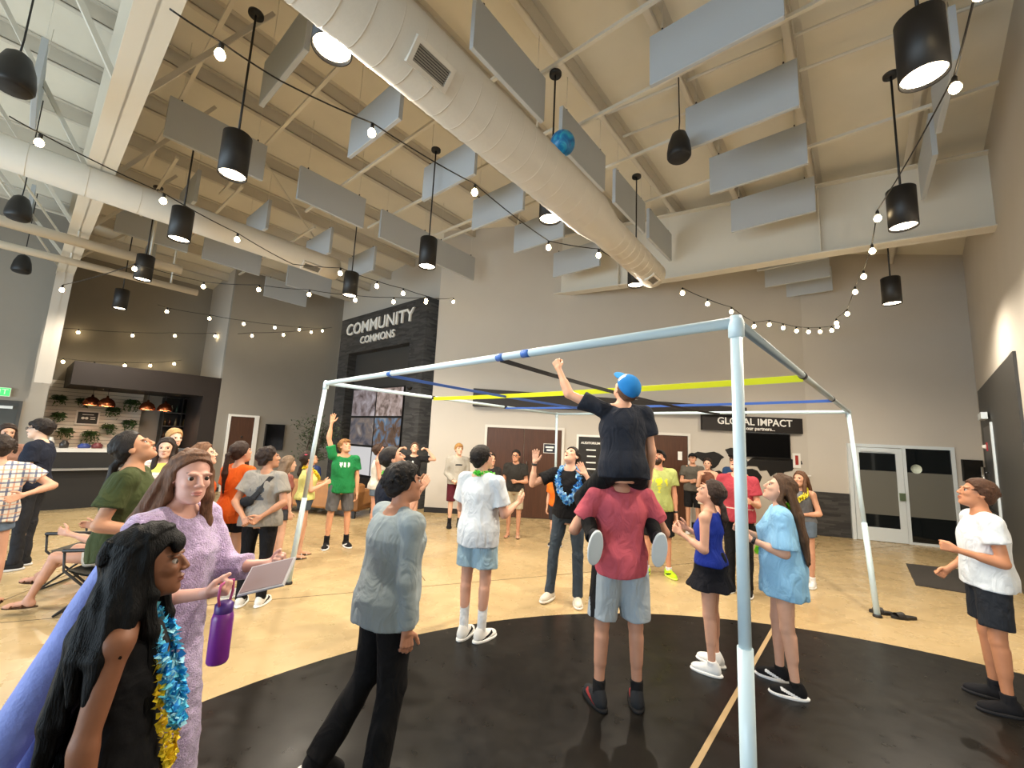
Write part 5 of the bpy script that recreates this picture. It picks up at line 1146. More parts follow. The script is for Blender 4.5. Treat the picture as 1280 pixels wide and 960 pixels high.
def make_hair(x, hair, dist):
    hs, HP, Mh, N, up, Rc, Fc, s = x['hs'], x['HP'], x['Mh'], x['N'], x['up'], x['Rc'], x['Fc'], x['s']; hh = float(np.clip(0.0014 * dist, 0.0042, 0.0085))
    st = hair['style']; vol = hair.get('vol', .010); m = hair_mat(hair['col']); L = hair.get('len', .3) * s; seed = x['seed']
    pad = .18 * hs + vol; lo, hi = x['hc'] - pad, x['hc'] + pad
    dn = V3((0, 0, -1))
    back = nrm(Fc * -1); chains = []
    nape = HP(0, -.085, -.035)
    if st == 'long':
        front = hair.get('front', False)
        for i, xx in enumerate(np.linspace(-.075, .075, 7)):
            a = HP(xx, -.055 - .03 * (1 - abs(xx) / .072), .03); b_ = N + Rc * xx * 1.3 * hs - Fc * (.115 + .02 * (1 - abs(xx) / .072)) * s - up * .05 * s; c = b_ + dn * L * (.95 + .1 * math.sin(i * 2.1)) - Fc * .055 * s + Rc * xx * .15
            chains.append([(a, .030 * hs), (b_, .036 * hs), (b_ * .45 + c * .55, .034 * hs), (c, .016 * hs)])
        for sx in (-1, 1):
            if front is True or front == sx:
                a = HP(.07 * sx, .0, .03); b_ = HP(.078 * sx, .02, -.09); c = N + Rc * sx * .085 * s + Fc * .075 * s - up * .06 * s; d = c + dn * L * .55 + Fc * .02
                chains.append([(a, .024 * hs), (b_, .028 * hs), (c, .03 * hs), (d, .012 * hs)])
            else:
                a = HP(.068 * sx, -.02, .03); b_ = HP(.075 * sx, -.03, -.09); c = N + Rc * sx * .10 * s - Fc * .05 * s - up * .03 * s; chains.append([(a, .022 * hs), (b_, .026 * hs), (c, .022 * hs)])
        if hair.get('drape'):
            for sx in (-1, 1):
                for f_, w_ in ((-.075, .11), (-.035, .135), (.005, .12)):
                    a = HP(.066 * sx, -.03 + f_ * .5, .01); b_ = N + Rc * sx * w_ * s + Fc * f_ * s + up * .035 * s; c = N + Rc * sx * (w_ + .05) * s + Fc * f_ * 1.2 * s - up * .09 * s; d = c + dn * L * .26 + Rc * sx * .012
                    chains.append([(a, .036 * hs), (b_, .038 * hs), (c, .032 * hs), (d, .014 * hs)])
    elif st in ('ponytail', 'lowtail'):
        base = HP(0, -.105, .035 if st == 'ponytail' else -.03); b_ = base + Mh @ V3((0, -.05, -.03)) * hs; c = b_ + dn * L * .5 - Fc * .01; d = b_ + dn * L - Fc * .0
        chains.append([(HP(0, -.08, .03 if st == 'ponytail' else -.02), .028 * hs), (b_, .026 * hs), (c, .034 * hs), (d, .010 * hs)])
    elif st == 'bun':
        p = HP(*hair.get('bun', (0, -.10, .06))); chains.append([(p, .045 * hs), (p + Mh @ V3((.01, -.012, .01)), .04 * hs)])
    elif st == 'bob':
        for xx in np.linspace(-.07, .07, 5):
            chains.append([(HP(xx, -.06, .02), .03 * hs), (HP(xx * 1.15, -.075, -.06), .034 * hs), (HP(xx * 1.1, -.065, -.11), .02 * hs)])
        for sx in (-1, 1): chains.append([(HP(.07 * sx, -.01, .02), .024 * hs), (HP(.075 * sx, -.01, -.08), .026 * hs)])
    for ch in chains:
        for p, r in ch: lo = np.minimum(lo, p - r - .02); hi = np.maximum(hi, p + r + .02)
    g = Field(lo, hi, hh)
    # cap of hair trimmed along the hairline
    short = st in ('short', 'crop'); cr = .55 if st == 'crop' else 1.0
    cap = ell(HP(0, -.020, .034), V3((.077 + vol * .8, .099 + vol, .091 + vol)) * hs, Mh); g.add(cap, .005)
    g.cut(HP(0, 0, (.004 if short else .0) + hair.get('lift', 0)), Mh @ (nrm((0, .72, -.70)) if short else nrm((0, .76, -.65))))
    rg = np.random.RandomState(seed + 31)
    for sx in (-1, 1): g.add(ell(HP(.072 * sx, -.026, .012), V3((.011 + vol * .4, .040, .036)) * hs * (.8 if st == 'crop' else 1), Mh), .012)
    g.add(ell(HP(0, -.080 if st == 'crop' else -.084, -.012 if st == 'crop' else -.022), V3((.058, .026 + vol * .5, .05)) * hs * (.72 if st == 'crop' else 1), Mh), .02)
    if hair.get('fringe') == 2 or (hair.get('fringe') is True): g.add(ell(HP(0, .078, .064), V3((.056, .020, .034)) * hs, Mh), .015)
    if short and not x.get('capped'):
        for i in range(260):
            d = nrm(rg.randn(3)); d[2] = abs(d[2]) * 1.1 - .25
            if d[1] > .55 and d[2] < .5: continue
            if d[2] < -.15 and d[1] > -.2: continue
            p0 = V3((0, -.020, .034)) + d * V3((.075, .097, .089)); sw = nrm(V3((d[0] * .5, .35 + d[1] * .4, -.15)) + rg.randn(3) * .55) if hair.get('fringe', True) else nrm(rg.randn(3))
            out = nrm(d / V3((.075, .097, .089)) * .085); e = p0 + out * (.008 + vol * 1.15 * cr) + (sw - out * (sw @ out)) * .030 * cr
            g.add(cone(HP(*p0), HP(*e), .0095 * hs, .003 * hs), .0035)
    for ch in chains:
        for (p, r), (q, r2) in zip(ch[:-1], ch[1:]): g.add(cone(p, q, r * .86, r2 * .86), .022)
        if st in ('long', 'ponytail', 'lowtail', 'bob'):
            for j in range(7):                                   # loose strands along each lock
                an = rg.rand() * 6.28; ofs = [V3((math.cos(an + .5 * i), .8 * math.sin(an + .5 * i), .15 * math.sin(i + an))) for i in range(len(ch))]
                pts_ = [p + ofs[i] * r * .86 for i, (p, r) in enumerate(ch)]; pts_[-1] = pts_[-1] + dn * L * rg.uniform(-.05, .10)
                for q0, q1 in zip(pts_[:-1], pts_[1:]): g.add(cone(q0, q1, .0075 * hs, .006 * hs), .005)
    if not short:                                                # combed strands over the crown
        for i in range(46):
            a0 = rg.uniform(-1.45, 1.45); d0 = V3((.35 * rg.randn() * .1, rg.uniform(.3, .75), .75)); pr_ = None
            for t in np.linspace(0, 1, 6):
                d = nrm(V3((math.sin(a0) * (.15 + .95 * t), .62 - 1.5 * t * abs(math.cos(a0 * .8)) - .35 * t, .85 - .85 * t))); q0 = HP(*(V3((0, -.020, .034)) + d * V3((.077 + vol * .8, .099 + vol, .091 + vol)) * 1.0))
                if pr_ is not None: g.add(cone(pr_, q0, .006 * hs, .006 * hs), .004)
                pr_ = q0
    # keep the face clear
    if not hair.get('fringe') or short: g.sub(ell(HP(0, .078, -.030), V3((.058, .072, .096 if not hair.get('fringe') == 2 else .082)) * hs, Mh), .008)
    else: g.sub(ell(HP(0, .078, -.040), V3((.058, .072, .078)) * hs, Mh), .008)
    g.noise(hair.get('wr', .0014) * hs, hair.get('freq', 110), seed + 7, .25)
    if hair.get('curl'): g.noise(hair['curl'], 75, seed + 9, 1.0)
    x['part']('hair', g, m)

def make_cap(x, cap, dist):
    hs, HP, Mh = x['hs'], x['HP'], x['Mh']; hh = float(np.clip(0.0012 * dist, .004, .007)); c = x['hc']
    back = -1 if cap.get('back') else 1; m = cloth_mat(cap['col'], '_cap')
    g = Field(c - .2 * hs, c + .2 * hs, hh); g.add(ell(HP(0, -.018, .042), V3((.092, .112, .098)) * hs, Mh), .01); g.cut(HP(0, 0, .038), Mh @ nrm((0, .12 * back, -1)))
    pr = None
    if cap.get('panel'):
        def fn(cc, cx=x):
            L = (cc - cx['hc']) @ Mh / hs; return (L[:, 1] * back > .015) & (L[:, 2] > .062) & (L[:, 2] < .118) & (np.abs(L[:, 0]) < .085)
        pr = [(fn, cloth_mat(cap['panel'], '_cap'))]
    o = x['part']('cap', g, m, prints=pr)
    g = Field(c - .26 * hs, c + .26 * hs, hh); g.add(ell(HP(0, .105 * back, .045), V3((.076, .085, .010)) * hs, Mh @ rotx(-.18 * back)), .004); g.cut(HP(0, .075 * back, 0), Mh @ V3((0, -back, 0))); x['part']('visor', g, cloth_mat(cap.get('visor', cap['col']), '_cap'), o)

def make_lei(x, l):
    """garland of crumpled petals on a loop hanging round the neck"""
    s, N, up, Rc, Fc, P, st0 = x['s'], x['N'], x['up'], x['Rc'], x['Fc'], x['P'], x['st0']; rg = x['rg']; drop = l.get('drop', .30) * s; w = l.get('w', .10) * s; r = l.get('r', .032) * s
    pts = []
    for i in range(60):
        a = 2 * math.pi * i / 60; f = math.cos(a)            # f=1 front bottom, -1 back
        t = (1 + f) / 2
        fwd = -.085 * s + t ** .55 * (.262 + l.get('fw', 0)) * s; zz = -.01 * s - drop * t ** 1.6 + (.03 * s if t < .3 else 0)
        pts.append(N + Rc * w * math.sin(a) * (1.0 if t < .6 else 1 - .35 * (t - .6) / .4) + Fc * fwd + up * zz)
    if l.get('path'): pts = l['path'](x)
    V, F, mi = [], [], []; nm = len(l['cols'])
    for i, p in enumerate(pts):
        tg = nrm(pts[(i + 1) % len(pts)] - pts[i - 1])
        for k in range(l.get('n', 7)):
            d = rg.randn(3); d = nrm(d - tg * (d @ tg) * .6); t2 = nrm(np.cross(d, rg.randn(3))); b0 = len(V); rr = r * rg.uniform(.6, 1.15); o_ = p + tg * rg.uniform(-.01, .01); ww = rr * .55
            V += [o_ - t2 * ww * .3, o_ + d * rr * .5 - t2 * ww, o_ + d * rr + t2 * ww * .1 + tg * rr * .3, o_ + d * rr * .5 + t2 * ww]; F.append((b0, b0 + 1, b0 + 2, b0 + 3)); mi.append(rg.randint(nm))
    me = np_mesh('lei', np.array(V), np.array(F), [mat('petal_' + c, c, 0.7) for c in l['cols']], np.array(mi), smooth=False)
    link(bpy.data.objects.new('lei', me), x['o'])
# ================================================================== PEOPLE TABLE
def print_front(x0, x1, z0, z1, thr=-2.0, back=False, fx=60, fz=60):
    """faces of the chest (or back) inside a rectangle given in body units from the neck base; thr breaks it up like lettering"""
    def fn(c, x):
        L = (c - x['N']) @ x['Mc'] / x['s']; m = (L[:, 0] > x0) & (L[:, 0] < x1) & (L[:, 2] > z0) & (L[:, 2] < z1) & ((L[:, 1] < -.02) if back else (L[:, 1] > .02))
        return m & (np.sin(fx * L[:, 0] + 1.3) + 0.6 * np.sin(fz * L[:, 2]) > thr)
    return fn
DOWN_R, DOWN_L = ((.14, .02, -1), (.04, .16, -1), 'relax'), ((-.14, .02, -1), (-.04, .16, -1), 'relax')
plaid = stripes_mat('plaid_cloth', 'dcd6ca', [('X', .085, .016, '3d4c72', 0), ('X', .085, .012, 'c98f74', .045), ('Z', .085, .016, '4a5a80', 0), ('Z', .085, .012, 'cf9a7c', .045)])
denim = mat('denim', '5a6a7c', 0.85, var=0.12, vscale=20, bump=0.15, bscale=300)
denim_dk = mat('denim_dark', '39434f', 0.85, var=0.12, vscale=20, bump=0.15, bscale=300)
denim_bl = mat('denim_blue', '4a6a9a', 0.85, var=0.12, vscale=20, bump=0.15, bscale=300)

# --- crowd at the left
person('person in a plaid short sleeved shirt and denim shorts with a hand on the back', (-5.05, 4.18), -50, 1.66, b=1.08, armR=((.80, -.18, -.62), (-.80, -.52, -.28), 'flat', (0, -1, 0)), armL=((-.75, -.1, -.65), (.7, .3, -.4), 'relax'), legR=((.10, .02, -1), (.03, -.02, -1), 20), legL=((-.10, .02, -1), (-.03, -.02, -1), -20),
       skin='c99a80', hair=dict(style='short', col='2b211b', vol=.022, curl=.004), top=dict(kind='tee', mat=plaid, hem=-.10, sleeve=.55, loose=.026), bottom=dict(kind='shorts', mat=denim, len=.38, loose=.018), shoe=dict(kind='sandal', col='4a3020', sole='3a281c'))
person('dark haired young man in a navy shirt and glasses standing before the plank wall', (-5.97, 5.36), -120, 1.84, armR=((.1, .1, -1), (-.3, .7, -.3), 'relax'), skin='dbb79f', hair=dict(style='short', col='1d1613', vol=.018, fringe=2), glasses=True, top=dict(kind='tee', col='1d2230', loose=.02), bottom=dict(kind='pants', col='25262a'), shoe=dict(col='222222', sole='c8c8c8'))
person('long haired woman standing beside the grey exit door', (-6.95, 5.78), 120, 1.74, sex='f', skin='c59a80', hair=dict(style='long', col='2c1f18', len=.32, vol=.014, front=True), top=dict(kind='tee', col='8c6a5c'), bottom=dict(kind='pants', col='2a2a30'), shoe=dict(col='303030'))
person('seated woman in a dark top and white shorts stretching bare legs out', (-3.98, 4.42), -100, 1.66, sex='f', base_z=.50, legR=((.10, .95, .05), (.02, .72, -.62), 10), legL=((-.10, .92, .02), (-.05, .35, -.95), -10), armR=((.15, .3, -.9), (-.1, .9, .1), 'relax'), armL=((-.15, .3, -.9), (.1, .9, .1), 'relax'), lean=(0, -.12, 1),
       skin='c1917a', hair=dict(style='long', col='4a3426', len=.30, vol=.014), top=dict(kind='tee', col='171a22'), bottom=dict(kind='shorts', col='cfc8bc', len=.4), shoe=dict(kind='sandal', col='5a3a26', sole='3c2a1c'))
person('man in an olive green T-shirt and jeans with a dark ponytail looking up', (-2.74, 3.08), 58, 1.80, b=1.05, head=(0, 34, 0), armR=((.24, -.28, -.95), (-.25, .85, -.25), 'relax'), armL=((-.2, .2, -.95), (.4, .8, -.1), 'relax'), skin='c08c6c', hair=dict(style='lowtail', col='1c1613', len=.24, vol=.010),
       top=dict(kind='tee', col='3d4526', hem=-.10, loose=.024, sleeve=.62), bottom=dict(kind='pants', mat=denim_bl), shoe=dict(col='d0d0d0'))
stripe = stripes_mat('striped_cloth', 'd8bdb4', [('Z', .034, .015, 'efe6de', 0)])
person('smiling girl in a pink and white striped T-shirt with long dark hair', (-4.08, 5.0), 150, 1.68, sex='f', b=1.1, skin='d6ac94', hair=dict(style='long', col='271c17', len=.26, vol=.012, front=True), top=dict(kind='tee', mat=stripe, prints=[(print_front(-.1, .12, -.12, -.02), cloth_mat('dcd86a'))]), bottom=dict(kind='pants', col='2b2d33'), shoe=dict(col='c8c8c8'), armR=((.15, .05, -1), (-.4, .6, -.4), 'relax'), armL=((-.15, .05, -1), (.5, .6, -.2), 'relax'))
person('blonde woman in a dark grey T-shirt standing near the bar shelving', (-4.73, 5.88), 115, 1.78, sex='f', skin='dcb29a', hair=dict(style='bun', col='a98658', vol=.016, bun=(0, -.08, .09)), top=dict(kind='tee', col='3e4044'), bottom=dict(kind='pants', col='2a2a2e'), shoe=dict(col='303030'))
person('girl with loose brown hair in an orange T-shirt gasping up', (-3.22, 4.42), 62, 1.66, sex='f', head=(5, 14, 0), mouth=True, skin='d8ab92', hair=dict(style='long', col='6a4a34', len=.20, vol=.014), top=dict(kind='tee', col='c9561e', hem=-.14, loose=.03), bottom=dict(kind='shorts', col='1a1a1e', len=.55), shoe=dict(col='c9c9c9'))
person('girl with a long dark ponytail in an orange T-shirt seen from behind', (-3.06, 4.78), 12, 1.68, sex='f', head=(15, 12, 0), skin='c99a80', hair=dict(style='ponytail', col='2c1d16', len=.42, vol=.012), top=dict(kind='tee', col='cf5a1c', hem=-.14, loose=.03), bottom=dict(kind='shorts', col='17171b', len=.5), shoe=dict(col='d0d0d0'), armR=((.2, .2, -1), (-.2, .9, 0), 'relax'), armL=((-.2, .2, -1), (.2, .9, 0), 'relax'))
def strap_bag(x):
    s, N, P, up, Rc, Fc = x['s'], x['N'], x['P'], x['up'], x['Rc'], x['Fc']
    pts = [N + Rc * .10 * s + up * .0 + Fc * .03 * s, N + Rc * .085 * s - Fc * .095 * s - up * .05 * s, N + Rc * .0 - Fc * .150 * s - up * .20 * s, N - Rc * .11 * s - Fc * .148 * s - up * .33 * s, N - Rc * .19 * s - Fc * .06 * s - up * .40 * s]
    mb = MB()
    for a, b_ in zip(pts[:-1], pts[1:]): mb.bar(a, b_, .045, .012, up=tuple(Fc))
    so = mb.build('crossbody_strap', M_blk, x['o'])
    g = Field(pts[3] - .16, pts[3] + .16, .008); g.add(ell(pts[3] + up * .02, (.075 * s, .032 * s, .055 * s), x['Mc']), .01); x['part']('sling_bag', g, cloth_mat('1d1e22'), so)
person('girl in a grey T-shirt and black trousers clasping hands behind the back', (-2.63, 4.60), -8, 1.64, sex='f', b=1.08, head=(52, 10, 0), armR=((.30, -.30, -.90), (-.70, -.42, -.55), 'cup', (0, -1, .2)), armL=((-.30, -.30, -.90), (.62, -.46, -.60), 'cup', (0, -1, .2)), skin='b58468', hair=dict(style='bun', col='2a1d17', vol=.016, bun=(.0, -.10, .03), curl=.004),
       top=dict(kind='tee', col='8b8780', hem=-.10, loose=.028, sleeve=.62, prints=[(print_front(-.10, .10, -.30, -.14, .2, True, 45, 60), cloth_mat('4a5058'))]), bottom=dict(kind='pants', col='131316', loose=.014, w=1.0), shoe=dict(col='e0ded8', sole='efefea', stripe='17171a'), socks=('202020', .07), extras=[strap_bag])
person('child in purple sneakers half hidden behind the grey shirted girl', (-3.12, 5.92), 40, 1.46, sex='f', skin='c9a088', hair=dict(style='long', col='6d5a48', len=.2), top=dict(kind='tee', col='7c4a40'), bottom=dict(kind='shorts', col='3a3c44', len=.5), shoe=dict(col='7a2450', sole='c9a8b8'))
def clip_(x): MB().lathe([(0, 0), (.02, .004), (.024, .012), (0, .02)], 10).build('hair_clip', mat('clip_pink', 'd84a6a', .5), x['o'], x['HP'](.07, -.02, .075))
person('girl in a pale yellow sleeveless top with a yellow lei and denim shorts', (-3.02, 6.30), 55, 1.55, sex='f', head=(5, 30, 0), armR=((.15, .12, -1), (-.25, .85, .38), 'cup'), armL=((-.15, .2, -1), (.3, .85, .3), 'cup'), legR=((.02, -.10, -1), (0, -.12, -1), 5), legL=((-.02, .08, -1), (0, -.04, -1), -5), skin='cfa083',
       hair=dict(style='lowtail', col='2b1e17', len=.22, vol=.012), top=dict(kind='tank', col='d3d283', hem=-.02, loose=.02), bottom=dict(kind='shorts', mat=denim_dk, len=.35), shoe=dict(kind='sandal', col='e4e0d8', sole='2a2622'), lei=dict(cols=['e0cc28', 'f0e048', 'd8b820'], drop=.16, r=.04, n=9), extras=[clip_])
person('boy in a green T-shirt raising one arm high with grey shorts', (-2.71, 6.94), 150, 1.74, head=(-28, 24, 0), armR=((.30, .02, .95), (-.06, .10, 1), 'open', (0, 1, 0)), armL=((-.16, .0, -1), (-.03, .15, -1), 'relax'), legR=((.10, .02, -1), (.04, -.02, -1), 15), legL=((-.10, .02, -1), (-.05, -.02, -1), -15), skin='d09a78',
       hair=dict(style='short', col='8a6238', vol=.016, fringe=2), top=dict(kind='tee', col='1f7a44', hem=-.10, loose=.022, prints=[(print_front(-.08, .09, -.17, -.10, .1, False, 110, 40), cloth_mat('dfe6dc'))]), bottom=dict(kind='shorts', col='5c5c5e', len=.85, loose=.024), shoe=dict(col='1c1c1e', sole='dedede', stripe='d0d0d0'), socks=('17171a', .10))
person('girl in a white sleeveless top and denim shorts behind the green shirted boy', (-2.36, 7.60), 75, 1.66, sex='f', head=(0, 15, 0), skin='c9957c', hair=dict(style='bun', col='3a281e', vol=.012, bun=(0, -.1, .03)), top=dict(kind='tank', col='cfcac0', loose=.016), bottom=dict(kind='shorts', mat=denim, len=.35), shoe=dict(col='222226'), armR=((.1, .2, -1), (-.3, .8, .2), 'relax'))
person('boy in a navy shirt with a neon green lei clasping hands while looking up', (-1.12, 4.06), 70, 1.74, head=(0, 26, 0), armR=((.12, .45, -.85), (-.42, .55, .85), 'flat', (-1, 0, 0)), armL=((-.12, .45, -.85), (.42, .55, .85), 'flat', (1, 0, 0)), skin='c89478', hair=dict(style='crop', col='1e1714', vol=.010), top=dict(kind='tee', col='1b1f2b', loose=.02), bottom=dict(kind='shorts', col='17181c', len=.9), shoe=dict(col='e0e0e0'), lei=dict(cols=['5fd84a', '7af05a'], drop=.05, r=.032, n=7))
person('girl in a black printed T-shirt holding both hands up to the face', (-1.94, 8.60), 172, 1.70, sex='f', head=(-5, 26, 0), armR=((.80, .30, .02), (-.62, .05, .78), 'cup', (0, 0, -1), (-.8, .2, .3)), armL=((-.80, .30, .02), (.62, .05, .78), 'cup', (0, 0, -1), (.8, .2, .3)), skin='d6a88e', hair=dict(style='bun', col='5a4232', vol=.012, bun=(0, -.1, .02)), top=dict(kind='tee', col='17171a', prints=[(print_front(-.06, .06, -.2, -.1, .1, False, 70, 70), cloth_mat('d8d8d4'))]), bottom=dict(kind='shorts', col='1a1a1d', len=.55), shoe=dict(col='c0c0c0'))
person('person seated on the tan leather sofa in a dark blue top', (-4.59, 9.84), 13, 1.72, base_z=.51, legR=((.1, .98, 0), (0, .05, -1)), legL=((-.1, .98, 0), (0, .05, -1)), head=(40, 10, 0), skin='c08c70', hair=dict(style='crop', col='3a2c24', vol=.002), top=dict(kind='tee', col='26345c'), bottom=dict(kind='pants', col='2a2a2e'), shoe=dict(col='222222'))

# --- around the frame
person('boy in a grey blue long sleeved top and black trousers striding past', (-.77, 2.42), 50, 1.69, b=1.16, bd=1.08, head=(6, 10, 0), lean=(0, .05, 1), armR=((.10, -.02, -1), (.03, .10, -1), 'relax'), armL=((-.14, .15, -1), (-.04, .3, -1), 'relax'), legR=((.03, .04, -1), (.02, -.16, -1), 5), legL=((-.03, -.08, -1), (-.02, -.52, -.8), -5), toes=(0, 25),
       skin='b27e64', hair=dict(style='short', col='16110f', vol=.016, wr=.003), top=dict(kind='long', col='8f9a9e', hem=-.13, loose=.020), bottom=dict(kind='pants', col='0f0f11', loose=.02, w=1.1, ankle=.06), shoe=dict(col='1a1a1c', sole='dcdcdc'))
person('blond boy in a grey hoodie and maroon shorts near the back wall', (-1.06, 8.83), 165, 1.72, head=(-12, 6, 0), armR=((.16, .0, -1), (-.42, .62, -.50), 'fist'), skin='dcb096', hair=dict(style='short', col='a37a44', vol=.014, fringe=2), top=dict(kind='hoodie', col='aaa69c', hem=-.08, loose=.026, prints=[(print_front(-.07, .07, -.17, -.15), cloth_mat('33353a'))]), bottom=dict(kind='shorts', col='561e2a', len=.95, loose=.024), shoe=dict(col='1b1b1d', sole='2a2a2a'), socks=('202022', .10))
person('boy in a white T-shirt and pale blue shorts with a short green lei', (-.26, 4.09), 28, 1.79, head=(18, 18, 0), armR=((.22, .10, -1), (.05, .88, .30), 'open', (-1, 0, .2)), armL=((-.22, .15, -1), (.25, .85, .3), 'open', (1, 0, .2)), legR=((.01, .03, -1), (-.03, -.01, -1), 15), legL=((-.01, -.04, -1), (.03, -.05, -1), -5), skin='d8a58c',
       hair=dict(style='short', col='19130f', vol=.014), top=dict(kind='tee', col='d2d9df', hem=-.14, loose=.032, sleeve=.72), bottom=dict(kind='shorts', col='9fbccb', len=.72, loose=.032), shoe=dict(col='e4e2dc', sole='eeeeea', stripe='141416'), socks=('e8e8e6', .22), lei=dict(cols=['5fd84a', '8af06a'], drop=.05, r=.034, n=7))
person('man in a dark T-shirt and khaki shorts with glasses by the double doors', (.15, 8.23), 188, 1.67, armL=((-.18, .02, -1), (.62, .62, .02), 'fist'), armR=((.15, .0, -1), (.0, .2, -1), 'relax'), head=(10, 4, 0), glasses=True, skin='c38e70', hair=dict(style='crop', col='1b1512', vol=.010), top=dict(kind='tee', col='2c2a27', loose=.02), bottom=dict(kind='shorts', col='b3a78e', len=.88, loose=.022), shoe=dict(kind='sandal', col='c9b8a0', sole='2c221a'))
person('person in a dark T-shirt half hidden behind the white shirted boy', (-.33, 7.55), 150, 1.60, skin='cf9f84', hair=dict(style='crop', col='241a15'), top=dict(kind='tee', col='2d2b2b'), bottom=dict(kind='shorts', col='a99e8a', len=.85), shoe=dict(col='303030'))
person('man in a black T-shirt and jeans with a blue lei lifting both hands', (.72, 5.11), 196, 1.83, head=(28, 40, 8), mouth=True, armR=((.60, .30, -.35), (-.10, .12, 1), 'open', (0, .6, .5)), armL=((-.42, .45, -.55), (.52, .12, .85), 'open', (0, .6, .5)), legR=((.16, .04, -1), (.08, -.03, -1), 20), legL=((-.06, .04, -1), (-.02, -.03, -1), -12), skin='d8a88e',
       hair=dict(style='short', col='1c1512', vol=.010), top=dict(kind='tee', col='121215', hem=-.05, loose=.018), bottom=dict(kind='pants', col='3b4651', loose=.012, w=.95, ankle=.05), shoe=dict(col='d8d0c2', sole='e6e0d4'), lei=dict(cols=['4fa6e8', '8fd0f4', '2f7fd0', 'c8e8f8'], drop=.33, r=.050, n=13, w=.115), watch=('R', '1a1a1a'))
person('person in a black cap and blue lei behind the boy on shoulders', (1.55, 6.45), 205, 1.72, sex='f', head=(15, 18, 0), skin='d0a086', hair=dict(style='bob', col='2a1e18'), cap=dict(col='15161a'), top=dict(kind='tee', col='c8bfb4'), bottom=dict(kind='shorts', col='4a4c50', len=.6), shoe=dict(col='d0d0d0'), lei=dict(cols=['4fa6e8', '8fd0f4', '2f7fd0'], drop=.30, r=.042, n=9))
person('child in an orange T-shirt behind the man with the blue lei', (.92, 7.72), 200, 1.30, skin='cfa084', hair=dict(style='short', col='2a1d16'), top=dict(kind='tee', col='dd6a1e', loose=.024), bottom=dict(kind='shorts', col='2a2c34', len=.8), shoe=dict(col='303236', sole='d0d0d0'))
person('boy in a navy T-shirt and blue cap riding on shoulders holding the strap', (.86, 3.13, 0), -3, 1.62, base_z=1.66, legR=((.167, .27, -.25), (-.01, -.32, -.22), 6), legL=((-.167, .27, -.25), (.01, -.32, -.22), -6), toes=(72, 72), head=(-14, 50, 0), lean=(0, .06, 1), armL=((-.86, .22, .42), (-.30, .30, .90), 'grip', (.6, .6, 0)), armR=((.20, .05, -1), (.03, .30, -.95), 'relax'), skin='cf9c80',
       hair=dict(style='crop', col='5a4030'), cap=dict(col='1f6fb0', panel='dfe6ea', visor='2a80c0'), top=dict(kind='tee', col='1d212b', hem=-.09, loose=.026), bottom=dict(kind='pants', col='0e0e10', loose=.016), shoe=dict(col='1c1c20', sole='cfd6d8', stripe='e0e0e0'))
def stripe_shorts(c): return (np.abs(c[:, 0] + .165) < .05) & (np.abs(c[:, 1]) < .055)
person('man in a pink T-shirt and grey shorts carrying the boy on his shoulders', (.86, 3.21), -3, 1.82, b=.98, head=(0, -28, 0), armR=((.52, .05, -.84), (-.36, .75, .35), 'grip', (-1, 0, 0)), armL=((-.52, .05, -.84), (.36, .75, .35), 'grip', (1, 0, 0)), legR=((.07, .0, -1), (.02, -.02, -1), 14), legL=((-.09, .0, -1), (-.04, -.02, -1), -14), skin='bd8c74',
       hair=dict(style='short', col='33251c'), top=dict(kind='tee', col='b4525f', hem=-.10, loose=.020, sleeve=.66), bottom=dict(kind='shorts', col='a2adb6', len=.86, loose=.034, prints=[(stripe_shorts, cloth_mat('16171a'))]), shoe=dict(col='24262a', sole='1a1a1c', stripe='8a3030'), socks=('1a1a1c', .08))
person('bearded man in a lime T-shirt black cap and neon shoes looking up', (2.24, 6.28), 190, 1.82, b=1.06, head=(30, 34, 0), beard='3a2a20', legR=((.10, .0, -1), (.04, -.02, -1), 25), legL=((-.10, .0, -1), (-.04, -.02, -1), -20), skin='c88f72', hair=dict(style='crop', col='2a1d16'), cap=dict(col='1c1a1a'),
       top=dict(kind='tee', col='a3ab66', hem=-.09, loose=.026, prints=[(print_front(-.11, .11, -.22, -.12, -.3, False, 50, 70), cloth_mat('d6cf32')), (print_front(-.06, .06, -.32, -.23, .3, False, 60, 50), cloth_mat('c6c238'))]), bottom=dict(kind='shorts', col='121214', len=.95, loose=.028), shoe=dict(col='b9e625', sole='d8f060', stripe='17171a'), socks=('e0e0e0', .03), watch=('L', '151515'))

# --- group by the map
person('man in a grey T-shirt and dark cap with folded arms near the map', (4.12, 9.35), 200, 1.74, head=(5, 16, 0), armR=((.18, .10, -1), (-.80, .55, .12), 'fist'), armL=((-.18, .10, -1), (.80, .55, .05), 'fist'), skin='c99678', hair=dict(style='crop', col='2a1d16'), cap=dict(col='1c1c1e'), top=dict(kind='tee', col='5c5850'), bottom=dict(kind='shorts', col='1a1a1c', len=.9), shoe=dict(col='c8c8c4'))
person('woman in white shorts holding a fist to the mouth near the map', (4.16, 8.72), 212, 1.66, sex='f', armR=((.10, .38, -.85), (-.30, .50, .85), 'fist'), armL=((-.12, .2, -1), (.7, .6, .1), 'relax'), skin='d4a68c', hair=dict(style='ponytail', col='2a1d17', len=.25), top=dict(kind='tank', col='6d4636', hem=.06), bottom=dict(kind='shorts', col='d9d3c5', len=.45, loose=.026), shoe=dict(col='d8d8d8'))
person('dark haired woman looking toward the game beside the blue shirted man', (4.72, 8.62), 218, 1.66, sex='f', skin='d2a288', hair=dict(style='long', col='231814', len=.2), top=dict(kind='tank', col='3a2c2a'), bottom=dict(kind='pants', col='232328'), shoe=dict(col='303030'))
person('man in a blue T-shirt standing at the world map wall', (4.98, 9.20), 232, 1.74, skin='c08c6c', hair=dict(style='crop', col='1c1512'), top=dict(kind='tee', col='33507a'), bottom=dict(kind='pants', col='2a2c34'), shoe=dict(col='303030'))
